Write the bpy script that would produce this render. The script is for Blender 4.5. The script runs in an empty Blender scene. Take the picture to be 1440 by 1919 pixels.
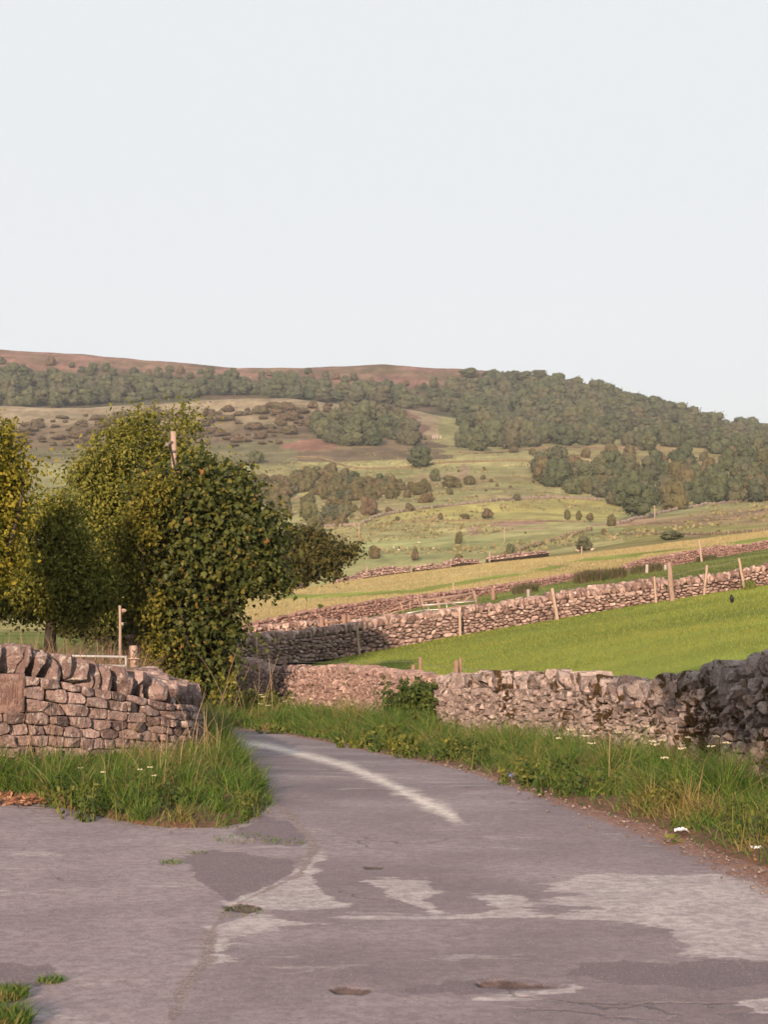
import bpy, math, random
import numpy as np
from mathutils import Vector, Matrix
R = math.radians
rng = np.random.default_rng(7)
random.seed(7)
scene = bpy.context.scene
COL = scene.collection

# ------------------------------------------------------------------ camera geometry
F, CX, CY, EYE = 3200.0, 720.0, 959.5, 1.6
PITCH = math.atan((1140 - CY) / F)
cp, sp = math.cos(PITCH), math.sin(PITCH)
def ray(px, py):
    c = (px - CX) / F; s = (CY - py) / F
    den = cp - s * sp
    return c / den, (s * cp + sp) / den
def at(px, py, d):
    a, b = ray(px, py)
    return np.array([a * d, d, EYE + b * d])
def proj(x, y, z):
    yy = y * cp + (z - EYE) * sp
    zz = -y * sp + (z - EYE) * cp
    return CX + F * x / yy, CY - F * zz / yy
cam_data = bpy.data.cameras.new('camera')
cam = bpy.data.objects.new('camera', cam_data); COL.objects.link(cam)
cam.location = (0, 0, EYE); cam.rotation_euler = (math.pi / 2 + PITCH, 0, 0)
cam_data.sensor_fit = 'HORIZONTAL'; cam_data.sensor_width = 36
cam_data.lens = 36 * F / 1440
cam_data.clip_start = 0.1; cam_data.clip_end = 12000
cam_data.dof.use_dof = True; cam_data.dof.focus_distance = 24; cam_data.dof.aperture_fstop = 12.0
scene.camera = cam

# ------------------------------------------------------------------ noise helpers
def hash2(ix, iy, seed):
    n = (ix.astype(np.int64) * 374761393 + iy.astype(np.int64) * 668265263 + seed * 144665) & 0x7fffffff
    n = ((n ^ (n >> 13)) * 1274126177) & 0x7fffffff
    return ((n ^ (n >> 16)) & 0xffff) / 65535.0
def vnoise(x, y, scale, seed=0):
    x = np.asarray(x, float) / scale; y = np.asarray(y, float) / scale
    ix, iy = np.floor(x), np.floor(y); fx, fy = x - ix, y - iy
    fx = fx * fx * (3 - 2 * fx); fy = fy * fy * (3 - 2 * fy)
    a = hash2(ix, iy, seed); b = hash2(ix + 1, iy, seed); c = hash2(ix, iy + 1, seed); d = hash2(ix + 1, iy + 1, seed)
    return (a * (1 - fx) + b * fx) * (1 - fy) + (c * (1 - fx) + d * fx) * fy
def fnoise(x, y, scale, seed=0, oct=3):
    t = 0; amp = 1; tot = 0
    for o in range(oct):
        t = t + amp * vnoise(x, y, scale / 2 ** o, seed + o * 17); tot += amp; amp *= .5
    return t / tot
def pchip(xk, Y, x):
    """monotone cubic along axis 0 of Y"""
    xk = np.asarray(xk, float); Y = np.asarray(Y, float); x = np.clip(np.asarray(x, float), xk[0], xk[-1])
    h = np.diff(xk)[:, None]; dl = np.diff(Y, axis=0) / h
    m = np.zeros_like(Y)
    w1 = 2 * h[1:] + h[:-1]; w2 = h[1:] + 2 * h[:-1]
    ok = dl[1:] * dl[:-1] > 0
    with np.errstate(divide='ignore', invalid='ignore'):
        mm = (w1 + w2) / (w1 / dl[:-1] + w2 / dl[1:])
    m[1:-1] = np.where(ok, mm, 0); m[0] = dl[0]; m[-1] = dl[-1]
    i = np.clip(np.searchsorted(xk, x) - 1, 0, len(xk) - 2)
    hh = h[i]; t = ((x - xk[i])[:, None]) / hh
    return ((1 + 2 * t) * (1 - t) ** 2 * Y[i] + t * (1 - t) ** 2 * hh * m[i]
            + t * t * (3 - 2 * t) * Y[i + 1] + t * t * (t - 1) * hh * m[i + 1])
def lerp_list(pts, x, k=1):
    a = np.array(pts, float)
    return np.interp(x, a[:, 0], a[:, k])

# ------------------------------------------------------------------ object helpers
def mesh_np(name, V, FA, mat=None, smooth=False):
    """FA: list of (n,k) int arrays (all faces of one array have k corners)"""
    V = np.asarray(V, np.float32).reshape(-1, 3)
    if not isinstance(FA, (list, tuple)): FA = [FA]
    FA = [np.asarray(f, np.int32) for f in FA if len(f)]
    me = bpy.data.meshes.new(name)
    nl = sum(f.size for f in FA); npoly = sum(len(f) for f in FA)
    me.vertices.add(len(V)); me.vertices.foreach_set('co', V.ravel())
    me.loops.add(nl); me.polygons.add(npoly)
    me.loops.foreach_set('vertex_index', np.concatenate([f.ravel() for f in FA]))
    tot = np.concatenate([np.full(len(f), f.shape[1], np.int32) for f in FA])
    st = np.concatenate([[0], np.cumsum(tot)[:-1]]).astype(np.int32)
    me.polygons.foreach_set('loop_start', st)
    try: me.polygons.foreach_set('loop_total', tot)
    except Exception: pass
    if smooth: me.polygons.foreach_set('use_smooth', np.ones(npoly, bool))
    me.update(calc_edges=True); me.validate()
    if mat: me.materials.append(mat)
    return me
def link(name, me, parent=None, loc=None):
    o = bpy.data.objects.new(name, me); COL.objects.link(o)
    if parent is not None: o.parent = parent
    if loc is not None: o.location = loc
    return o
def obj(name, V, FA, mat, parent=None, smooth=False, origin=None):
    """one mesh object from world coordinates; its origin sits at its parent's (or at origin)"""
    V = np.asarray(V, float).reshape(-1, 3)
    if parent is not None:
        p = parent; off = np.zeros(3)
        while p is not None: off = off + np.array(p.location); p = p.parent
        return link(name, mesh_np(name, V - off, FA, mat, smooth), parent)
    if origin is None: return link(name, mesh_np(name, V, FA, mat, smooth))
    return link(name, mesh_np(name, V - np.asarray(origin), FA, mat, smooth), None, origin)
def crisp(o, deg=36):
    o.data.set_sharp_from_angle(angle=R(deg)); return o
def tag(o, label=None, cat=None, group=None, kind=None):
    if label: o['label'] = label
    if cat: o['category'] = cat
    if group: o['group'] = group
    if kind: o['kind'] = kind
    return o
def thing(name, label, cat, loc, group=None):
    o = bpy.data.objects.new(name, None); COL.objects.link(o)
    o.location = tuple(float(v) for v in loc); o.empty_display_size = .2
    return tag(o, label, cat, group, 'thing')
class MB:
    def __init__(s): s.V = []; s.F = {}; s.n = 0
    def add(s, V, *faces):
        V = np.asarray(V, float).reshape(-1, 3)
        for f in faces:
            f = np.asarray(f, np.int64)
            if f.size: s.F.setdefault(f.shape[1], []).append(f + s.n)
        s.V.append(V); s.n += len(V); return s
    def box(s, c, size, rot=None):
        q = np.array([[x, y, z] for x in (-.5, .5) for y in (-.5, .5) for z in (-.5, .5)]) * np.array(size)
        if rot is not None: q = q @ np.array(Matrix(rot).to_3x3()).T
        return s.add(q + np.array(c), [[0, 1, 3, 2], [4, 6, 7, 5], [0, 4, 5, 1], [2, 3, 7, 6], [0, 2, 6, 4], [1, 5, 7, 3]])
    def tube(s, P, r, n=8, cap=True):
        P = np.asarray(P, float); r = np.broadcast_to(np.asarray(r, float), (len(P),))
        T = np.gradient(P, axis=0); T /= np.linalg.norm(T, axis=1)[:, None] + 1e-9
        up = np.array([0, 0, 1.]) if abs(T[0][2]) < .9 else np.array([1., 0, 0])
        V = []
        for i in range(len(P)):
            a = np.cross(up, T[i]); a /= np.linalg.norm(a) + 1e-9; b = np.cross(T[i], a); up = up - T[i] * (up @ T[i]) * 0
            an = np.arange(n) * 2 * math.pi / n
            V.append(P[i] + r[i] * (np.cos(an)[:, None] * a + np.sin(an)[:, None] * b))
        k = np.arange(n); q = []
        for i in range(len(P) - 1):
            q.append(np.stack([i * n + k, i * n + (k + 1) % n, (i + 1) * n + (k + 1) % n, (i + 1) * n + k], 1))
        caps = [np.arange(n)[::-1][None], (np.arange(n) + (len(P) - 1) * n)[None]] if cap else []
        return s.add(np.concatenate(V), np.concatenate(q), *caps)
    def build(s, name, mat, parent=None, smooth=False, origin=None):
        return obj(name, np.concatenate(s.V), [np.concatenate(v) for v in s.F.values()], mat, parent, smooth, origin)

# ------------------------------------------------------------------ materials
def new_mat(name):
    m = bpy.data.materials.new(name); m.use_nodes = True
    nt = m.node_tree; nt.nodes.clear()
    return m, nt, nt.nodes, nt.links
class NT:
    def __init__(s, name):
        s.m, s.nt, s.N, s.L = new_mat(name)
        s.out = s.N.new('ShaderNodeOutputMaterial')
        s.b = s.N.new('ShaderNodeBsdfPrincipled'); s.L.new(s.b.outputs[0], s.out.inputs[0])
        s.b.inputs['Roughness'].default_value = .85
        try: s.b.inputs['Specular IOR Level'].default_value = .25
        except Exception: pass
        s.tc = s.N.new('ShaderNodeTexCoord')
    def sock(s, inp, v):
        if hasattr(v, 'links'): s.L.new(v, inp)
        elif isinstance(v, (tuple, list)) and len(v) == 3 and inp.type == 'RGBA': inp.default_value = (*v, 1)
        else: inp.default_value = v
    def noise(s, scale, detail=4, rough=.55, vec=None, dim='3D', dist=0):
        n = s.N.new('ShaderNodeTexNoise'); n.inputs['Scale'].default_value = scale
        n.inputs['Detail'].default_value = detail; n.inputs['Roughness'].default_value = rough
        n.inputs['Distortion'].default_value = dist
        s.L.new(vec or s.tc.outputs['Object'], n.inputs['Vector']); return n.outputs[0]
    def vor(s, scale, vec=None, feature='F1', out=0):
        n = s.N.new('ShaderNodeTexVoronoi'); n.inputs['Scale'].default_value = scale; n.feature = feature
        s.L.new(vec or s.tc.outputs['Object'], n.inputs['Vector']); return n.outputs[out]
    def mapping(s, scale=(1, 1, 1)):
        n = s.N.new('ShaderNodeMapping'); n.inputs['Scale'].default_value = scale
        s.L.new(s.tc.outputs['Object'], n.inputs[0]); return n.outputs[0]
    def ramp(s, fac, stops, interp='LINEAR'):
        n = s.N.new('ShaderNodeValToRGB'); e = n.color_ramp; e.interpolation = interp
        while len(e.elements) < len(stops): e.elements.new(.5)
        for el, (p, c) in zip(e.elements, stops):
            el.position = p; el.color = (*c, 1) if len(c) == 3 else c
        s.L.new(fac, n.inputs[0]); return n.outputs[0]
    def mix(s, fac, a, b, mode='MIX'):
        n = s.N.new('ShaderNodeMix'); n.data_type = 'RGBA'; n.blend_type = mode; n.clamp_factor = True
        s.sock(n.inputs[0], fac); s.sock(n.inputs[6], a); s.sock(n.inputs[7], b); return n.outputs[2]
    def math(s, op, a, b=0.0, c=0.0, clamp=False):
        n = s.N.new('ShaderNodeMath'); n.operation = op; n.use_clamp = clamp
        s.sock(n.inputs[0], a); s.sock(n.inputs[1], b); s.sock(n.inputs[2], c); return n.outputs[0]
    def step(s, v, lo, hi):
        n = s.N.new('ShaderNodeMapRange'); n.interpolation_type = 'SMOOTHSTEP'
        s.sock(n.inputs[0], v); n.inputs[1].default_value = lo; n.inputs[2].default_value = hi; return n.outputs[0]
    def attr(s, name):
        n = s.N.new('ShaderNodeAttribute'); n.attribute_name = name; return n
    def island(s): return s.N.new('ShaderNodeNewGeometry').outputs['Random Per Island']
    def orand(s): return s.N.new('ShaderNodeObjectInfo').outputs['Random']
    def bump(s, h, strength=.5, dist=.02):
        n = s.N.new('ShaderNodeBump'); n.inputs['Strength'].default_value = strength; n.inputs['Distance'].default_value = dist
        s.L.new(h, n.inputs['Height']); s.L.new(n.outputs[0], s.b.inputs['Normal']); return n
    def color(s, c): s.sock(s.b.inputs['Base Color'], c); return s
    def rough(s, v): s.sock(s.b.inputs['Roughness'], v); return s
    def translucent(s, col, fac):
        t = s.N.new('ShaderNodeBsdfTranslucent'); s.sock(t.inputs[0], col)
        mx = s.N.new('ShaderNodeMixShader'); mx.inputs[0].default_value = fac
        s.L.new(s.b.outputs[0], mx.inputs[1]); s.L.new(t.outputs[0], mx.inputs[2]); s.L.new(mx.outputs[0], s.out.inputs[0])

def stone_mat(name, dark, mid, light, lichen=.5, moss=0.0, sc=1.0, mosscol=(.10, .075, .02)):
    t = NT(name)
    base = t.ramp(t.island(), [(0, dark), (.35, mid), (.75, light), (.93, light), (.95, tuple(min(1, c * 1.45) for c in light))])
    n1 = t.noise(7 * sc, 6, .65)
    c = t.mix(t.step(n1, .35, .65), base, tuple(.45 * x for x in mid), 'MIX')
    c = t.mix(.62, base, c)
    n2 = t.noise(16 * sc, 4, .6)
    c = t.mix(t.math('MULTIPLY', t.step(n2, .53, .66), lichen), c, (.50, .44, .40))
    n3 = t.noise(30 * sc, 3, .6)
    c = t.mix(t.math('MULTIPLY', t.step(n3, .56, .66), .65), c, tuple(.45 * x for x in dark))
    if moss > 0:
        m = t.math('ADD', t.math('MULTIPLY', t.noise(1.2 * sc, 3, .5), .45), t.math('MULTIPLY', t.noise(7 * sc, 5, .65), .55))
        c = t.mix(t.step(m, .64 - .2 * moss, .67 - .17 * moss), c, t.mix(t.noise(12, 3), mosscol, tuple(.5 * x for x in mosscol)))
    t.color(c).rough(.92)
    h = t.math('ADD', t.noise(9 * sc, 8, .7), t.math('MULTIPLY', t.noise(45 * sc, 4, .6), .35))
    t.bump(h, 1.0, .075 / sc)
    return t.m
def leaf_mat(name, stops, trans=.35, obj_random=False, rough=.55, spots=None):
    t = NT(name)
    c = t.ramp(t.island(), stops)
    if obj_random:
        c = t.mix(.65, c, t.ramp(t.orand(), obj_random))
    if spots:
        c = t.mix(t.step(t.noise(spots[0], 2, .5), spots[1], spots[1] + .05), c, t.ramp(t.island(), spots[2]))
    t.color(c).rough(rough); t.b.inputs['Specular IOR Level'].default_value = .12
    if trans: t.translucent(t.mix(.0, c, c), trans)
    return t.m
def wood_mat(name, a, b, sc=1.0):
    t = NT(name)
    n = t.noise(6 * sc, 5, .6, t.mapping((6, 6, .7)))
    c = t.mix(t.step(n, .3, .7), a, b)
    c = t.mix(t.step(t.noise(3 * sc, 3), .6, .7), c, tuple(.55 * x for x in a))
    t.color(c).rough(.9); t.bump(n, .6, .01); return t.m
def plain_mat(name, a, b=None, sc=8, rough=.8, metal=0.0):
    t = NT(name); b = b or tuple(.7 * x for x in a)
    t.color(t.mix(t.step(t.noise(sc, 4), .35, .7), a, b)).rough(rough)
    t.b.inputs['Metallic'].default_value = metal; return t.m
# ------------------------------------------------------------------ light and sky
SUN_EL, SUN_AZ = R(12.0), R(10.0)     # the sun stands low behind the camera, a little to its left
T = Vector((math.sin(SUN_AZ) * math.cos(SUN_EL), math.cos(SUN_AZ) * math.cos(SUN_EL), -math.sin(SUN_EL)))
sl = bpy.data.lights.new('sun', 'SUN'); sl.energy = 5.0; sl.angle = R(.5); sl.color = (1.0, .73, .53)
so = bpy.data.objects.new('sun', sl); COL.objects.link(so); so.location = (-20, -60, 40)
so.rotation_euler = (-T).to_track_quat('Z', 'Y').to_euler()
w = bpy.data.worlds.new('World'); scene.world = w; w.use_nodes = True
nt = w.node_tree; nt.nodes.clear()
wo = nt.nodes.new('ShaderNodeOutputWorld'); bg = nt.nodes.new('ShaderNodeBackground')
sky = nt.nodes.new('ShaderNodeTexSky'); sky.sky_type = 'NISHITA'; sky.sun_disc = False
sky.sun_elevation = SUN_EL; sky.sun_rotation = math.pi + SUN_AZ
sky.air_density = 1.2; sky.dust_density = 4.0; sky.ozone_density = 1.0
hz = nt.nodes.new('ShaderNodeMix'); hz.data_type = 'RGBA'; hz.inputs[0].default_value = .9
hz.inputs[7].default_value = (5.36, 5.50, 5.66, 1)       # a thin bright veil of high cloud
nt.links.new(sky.outputs[0], hz.inputs[6]); nt.links.new(hz.outputs[2], bg.inputs[0])
bg.inputs[1].default_value = .1; nt.links.new(bg.outputs[0], wo.inputs[0])
scene.view_settings.view_transform = 'Standard'; scene.view_settings.look = 'None'
scene.view_settings.exposure = .72; scene.view_settings.gamma = 1

# ------------------------------------------------------------------ the lie of the land
PXK = [-400, 0, 250, 480, 700, 950, 1200, 1440, 1800]
ZR = {3: [0] * 9, 6: [0] * 9, 10: [0] * 9, 14: [.05, .03, 0, 0, 0, 0, 0, 0, 0],
      18: [.15, .1, .05, -.08, -.1, -.1, -.06, 0, .05],
      22: [.1, .05, 0, -.25, -.28, -.28, -.16, .2, .3],
      26: [0, 0, -.1, -.42, -.45, -.43, 0, .5, .6],
      31: [-.1, -.1, -.2, -.65, -.65, -.4, .25, .75, .9],
      37: [-.2, -.2, -.3, -.85, -.84, -.25, .45, 1.0, 1.2],
      45: [-.2, -.2, -.4, -1.1, -.8, -.05, .7, 1.25, 1.5],
      55: [-.2, -.3, -.5, -1.0, -.6, .2, 1.0, 1.6, 2.0]}
PR = {72: [1230, 1232, 1238, 1238, 1216, 1182, 1146, 1110, 1060],
      85: [1205, 1205, 1205, 1200, 1180, 1152, 1112, 1082, 1040],
      115: [1185, 1182, 1182, 1188, 1158, 1122, 1084, 1055, 1015],
      160: [1160, 1160, 1160, 1150, 1122, 1094, 1068, 1037, 1000],
      230: [1120, 1120, 1120, 1110, 1083, 1054, 1032, 1005, 965],
      300: [1105, 1110, 1112, 1118, 1092, 1056, 1018, 990, 955],
      360: [1070, 1075, 1078, 1080, 1052, 1036, 1002, 970, 945],
      430: [1030, 1035, 1038, 1040, 1006, 996, 978, 945, 925],
      520: [985, 990, 990, 988, 957, 951, 960, 945, 925],
      640: [930, 930, 930, 930, 908, 906, 920, 918, 905],
      780: [865, 870, 872, 870, 867, 862, 876, 872, 862],
      950: [815, 820, 818, 812, 815, 838, 838, 850, 850],
      1100: [765, 764, 758, 748, 758, 800, 806, 836, 846],
      1180: [768, 768, 762, 751, 765, 790, 795, 833, 845],
      1300: [720, 728, 732, 735, 745, 755, 778, 829, 844],
      1500: [640, 658, 676, 690, 687, 702, 752, 817, 845],
      1700: [648, 666, 684, 698, 695, 712, 765, 825, 850],
      2600: [700, 715, 725, 735, 735, 760, 810, 850, 870]}
DK, BK = [], []
for d, zs in ZR.items(): DK.append(d); BK.append([(z - EYE) / d for z in zs])
for d, ps in PR.items(): DK.append(d); BK.append([ray(720, p)[1] for p in ps])
UK = [ray(p, 1140)[0] for p in PXK]
UF = np.linspace(UK[0], UK[-1], 441); LF = np.linspace(math.log(3), math.log(2600), 900)
BF = pchip(UK, np.array(BK).T, UF).T                     # rows d, cols u
BF = pchip(np.log(DK), BF, LF)
def G(x, y, detail=True):
    x = np.asarray(x, float); y = np.asarray(y, float)
    yy = np.maximum(y, 3.0)
    u = np.clip((x / yy - UF[0]) / (UF[1] - UF[0]), 0, len(UF) - 1.001)
    v = np.clip((np.log(yy) - LF[0]) / (LF[1] - LF[0]), 0, len(LF) - 1.001)
    i, j = u.astype(int), v.astype(int); fu, fv = u - i, v - j
    b = (BF[j, i] * (1 - fu) + BF[j, i + 1] * fu) * (1 - fv) + (BF[j + 1, i] * (1 - fu) + BF[j + 1, i + 1] * fu) * fv
    z = EYE + b * yy
    if detail:
        far = np.clip((yy - 260) / 400, 0, 1)
        z = z + far * ((fnoise(x, y, 90, 3) - .5) * 7 + (fnoise(x, y, 30, 9) - .5) * 2.4)
        mid = np.clip((yy - 20) / 60, 0, 1) * (1 - far)
        z = z + mid * (fnoise(x, y, 9, 5) - .5) * .18
    return z
def ground_at(px, py, lo=4, hi=1600, n=900):
    """first ground point seen at that pixel beyond lo metres"""
    a, b = ray(px, py)
    d = np.exp(np.linspace(math.log(lo), math.log(hi), n))
    g = (G(a * d, d) - EYE) / d
    k = np.argmax(g >= b)
    if g[k] < b: k = n - 1
    if k > 0:
        t = (b - g[k - 1]) / (g[k] - g[k - 1] + 1e-12); dd = d[k - 1] + (d[k] - d[k - 1]) * np.clip(t, 0, 1)
    else: dd = d[0]
    return np.array([a * dd, dd, float(G(a * dd, dd))])

# depth of the dividing walls along each pixel column
W2L = [(-400, 55), (0, 56), (420, 60), (450, 61), (520, 65), (600, 68), (670, 70), (760, 71.5), (860, 73), (950, 74), (1040, 75), (1150, 76), (1260, 77), (1440, 78), (1800, 80)]
W3L = [(-400, 110), (440, 112), (560, 115), (720, 121), (880, 130), (1020, 140), (1130, 150), (1260, 163), (1440, 176), (1800, 190)]
W4L = [(-400, 210), (530, 215), (700, 228), (900, 240), (1000, 246), (1200, 262), (1440, 280), (1800, 300)]
W1L = [(-400, 48), (452, 53), (468, 49.2), (490, 46.2), (520, 43.8), (560, 41.3), (640, 37.8), (700, 35.3), (760, 33.3), (820, 30.8), (1000, 25.4), (1200, 20.9), (1440, 16.9), (1800, 13.8)]

ucols = np.concatenate([np.linspace(-1.6, -.3, 27)[:-1], np.linspace(-.3, .3, 421), np.linspace(.3, 1.6, 27)[1:]])
lrows = np.concatenate([np.linspace(math.log(4), math.log(90), 200)[:-1], np.linspace(math.log(90), math.log(1750), 330)[:-1], np.linspace(math.log(1750), math.log(6000), 14)])
UU, LL = np.meshgrid(ucols, lrows); DD = np.exp(LL); XX = UU * DD
ZZ = G(XX, DD)
over = np.clip((DD - 2600) / 3400, 0, 1); ZZ = ZZ - over * 160
PX, PY = proj(XX, DD, ZZ)
PXc = CX + F * UU

JX = (fnoise(XX, DD, 14, 31) - .5) * 34 + (fnoise(XX, DD, 60, 33) - .5) * 30; JY = (fnoise(XX, DD, 18, 32) - .5) * 9
def zone(poly): return poly_mask(PXc + JX, PY + JY, poly)
def poly_mask(px, py, poly):
    inside = np.zeros(px.shape, bool); n = len(poly)
    for i in range(n):
        x0, y0 = poly[i]; x1, y1 = poly[(i + 1) % n]
        c = ((y0 > py) != (y1 > py)) & (px < (x1 - x0) * (py - y0) / (y1 - y0 + 1e-12) + x0)
        inside ^= c
    return inside
# ground cover: what grows where
C = np.zeros(XX.shape + (3,)); C[:] = (.10, .085, .05)
def put(mask, col, var=None, scale=20, seed=1, lo=.35, hi=.65):
    c = np.broadcast_to(np.array(col), C.shape).copy()
    if var is not None:
        t = np.clip((fnoise(XX, DD, scale, seed, 4) - lo) / (hi - lo), 0, 1)[..., None]
        c = c * (1 - t) + np.array(var) * t
    C[mask] = c[mask]
d2 = lerp_list(W2L, PXc); d3 = lerp_list(W3L, PXc); d4 = lerp_list(W4L, PXc); d1 = lerp_list(W1L, PXc)
put((DD > d1) & (DD <= d2), (.175, .215, .045), (.22, .25, .05), 6, 2)
put((DD > d2) & (DD <= d3), (.10, .13, .035), (.15, .17, .05), 8, 3)
put((DD > d3) & (DD <= d4), (.335, .28, .13), (.285, .26, .105), 14, 4)
put(DD > d4, (.285, .265, .125), (.235, .23, .105), 60, 5)
# streaks of greener grass through the hay
gl = np.interp(PXc, [600, 700, 770, 860, 940, 1000, 1100, 1300, 1440], [1118, 1112, 1110, 1094, 1080, 1072, 1050, 1030, 1010])
put((np.abs(PY - gl) < 4) & (DD > d3) & (DD < d4) & (fnoise(XX, DD, 9, 77) > .42), (.19, .215, .05))
V = DD > d4 + 2
put(V & (PXc > 1150) & (DD < 470) & (PY < 1002), (.27, .19, .12), (.25, .215, .10), 22, 8)
put(V & (PXc > 1000) & (DD < 420) & (PY >= 985), (.27, .225, .10), (.225, .21, .08), 30, 9)
put(V & (PXc < 1170) & (PY > 978) & (DD > 320) & (DD < 560), (.275, .285, .125), (.315, .29, .135), 40, 10)
put(V & zone([(700, 965), (860, 945), (1000, 936), (1130, 936), (1172, 955), (1165, 978), (700, 980)]) & (DD > 380), (.36, .32, .115), (.32, .295, .115), 35, 11)
put(V & zone([(600, 905), (800, 890), (1010, 870), (1030, 930), (860, 945), (700, 965), (600, 985)]) & (DD > 380), (.25, .245, .11), (.29, .23, .125), 25, 12)
put(V & zone([(545, 862), (620, 850), (760, 852), (880, 850), (1010, 852), (1010, 872), (840, 875), (760, 882), (640, 880), (560, 880)]) & (DD > 500), (.36, .325, .15), (.325, .305, .14), 60, 13)
put(V & zone([(1010, 835), (1440, 835), (1440, 880), (1100, 870), (1010, 850)]) & (DD > 500), (.265, .235, .11), (.29, .22, .12), 40, 14)
put(V & (DD > 800) & (DD < 1180) & (PXc + JX * 3 < 835 - np.clip(DD - 900, 0, 300) * .25), (.205, .160, .095), (.150, .115, .075), 30, 15)          # bench: bracken and rough grass
put(V & (DD > 790) & (DD < 900) & (PXc < 560) & (PY > 815), (.20, .18, .10), (.16, .15, .08), 40, 16)
crest = (DD > 985) & (DD < 1200) & (PXc + JX < 825) & ((fnoise(XX, DD, 60, 21) > .35) | (DD > 1060))
put(crest, (.33, .26, .165), (.27, .225, .14), 40, 17)
put(V & zone([(535, 835), (600, 818), (650, 832), (640, 845), (560, 845)]) & (DD > 700), (.30, .16, .12), (.24, .16, .10), 20, 18)
put(V & zone([(660, 745), (760, 765), (815, 800), (790, 812), (700, 770)]) & (DD > 700), (.22, .13, .10), (.17, .12, .085), 20, 19)
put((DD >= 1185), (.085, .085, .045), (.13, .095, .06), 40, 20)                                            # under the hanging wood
moor = (DD > 1230) & (PXc < 1000)
moory = np.interp(PXc, [-100, 0, 120, 250, 420, 560, 720, 860, 950, 1000], [690, 690, 700, 700, 715, 705, 720, 722, 708, 700])
mk = (PY < moory + (fnoise(XX, DD, 70, 23) - .5) * 34) & moor
put(mk, (.235, .135, .105), (.155, .115, .07), 26, 24)
put((DD > 1510), (.20, .14, .10), (.16, .13, .08), 60, 25)
scar = V & (DD > 380) & (DD < 760) & (fnoise(XX, DD, 16, 41, 2) > .80)
put(scar, (.29, .19, .14))
for (sx, sy, rx, ry) in [(1020, 930, 28, 5), (890, 994, 18, 9), (672, 905, 18, 5), (870, 885, 8, 16), (1340, 1003, 60, 3)]:
    put(V & (((PXc - sx) / rx) ** 2 + ((PY - sy) / ry) ** 2 < 1 + (fnoise(XX, DD, 5, 43) - .5)) & (DD > 300), (.31, .22, .16), (.27, .21, .12), 8, 44)
for k in range(3):
    n = fnoise(XX, DD, 3.5 * 3 ** k, 50 + k, 3)[..., None]
    C = C * (.66 + .68 * n)

def cover_mat(name, bump_sc, bump_d, var=.35, sc=(1, 1, 1)):
    t = NT(name)
    c = t.attr('cover').outputs['Color']
    n = t.noise(bump_sc, 6, .7, t.mapping(sc)); n2 = t.noise(bump_sc * .13, 5, .6)
    f = t.math('ADD', t.math('MULTIPLY', n, 2 * var), t.math('MULTIPLY', n2, var), clamp=False)
    f = t.math('ADD', f, 1 - 1.5 * var)
    g = t.N.new('ShaderNodeCombineColor')
    for q in range(3): t.L.new(f, g.inputs[q])
    t.color(t.mix(1, c, g.outputs[0], 'MULTIPLY')).rough(.95)
    t.b.inputs['Specular IOR Level'].default_value = .05
    t.bump(n, 1.0, bump_d); return t.m
nr, nc = XX.shape
fi, fj = np.meshgrid(np.arange(nr - 1), np.arange(nc - 1), indexing='ij')
dc = DD[:-1, :-1]
cls = np.zeros(dc.shape, int)
cls[(dc > d1[:-1, :-1])] = 1
cls[(dc > d2[:-1, :-1])] = 2
cls[(dc > d3[:-1, :-1])] = 3
cls[(dc > d4[:-1, :-1])] = 4
cls[dc > 790] = 5
ZZ2 = ZZ.copy()
names = ['ground', 'near_field', 'lane_strip', 'hay_field', 'valley_fields', 'hillside']
mats = [cover_mat('ground_cover', 9, .05), cover_mat('pasture', 14, .03, .22), cover_mat('strip_grass', 7, .08), cover_mat('hay_grass', 3, .15, .28),
        cover_mat('valley_grass', .9, .6, .42), cover_mat('hill_cover', .30, 2.2, .55)]
for k in range(6):
    sel = cls == k
    q = np.stack([fi * nc + fj, fi * nc + fj + 1, (fi + 1) * nc + fj + 1, (fi + 1) * nc + fj], -1)[sel]
    used = np.unique(q); remap = np.full(nr * nc, -1); remap[used] = np.arange(len(used))
    Vv = np.stack([XX.ravel()[used], DD.ravel()[used], ZZ.ravel()[used] - (.05 * np.clip((d1 - DD - .5) / 4, 0, 1).ravel()[used] if k == 0 else 0)], 1)
    o = obj(names[k], Vv, remap[q], mats[k], smooth=True); tag(o, kind='structure')
    ca = o.data.color_attributes.new('cover', 'FLOAT_COLOR', 'POINT')
    ca.data.foreach_set('color', np.concatenate([C.reshape(-1, 3)[used], np.ones((len(used), 1))], 1).ravel().astype(np.float32))
b = MB(); b.add([(-90, -90, -.06), (90, -90, -.06), (90, 4.1, -.06), (-90, 4.1, -.06)], [[0, 1, 2, 3]])
tag(b.build('yard_ground', plain_mat('yard_tarmac', (.17, .15, .15), (.14, .13, .13), 2)), kind='structure')

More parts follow.
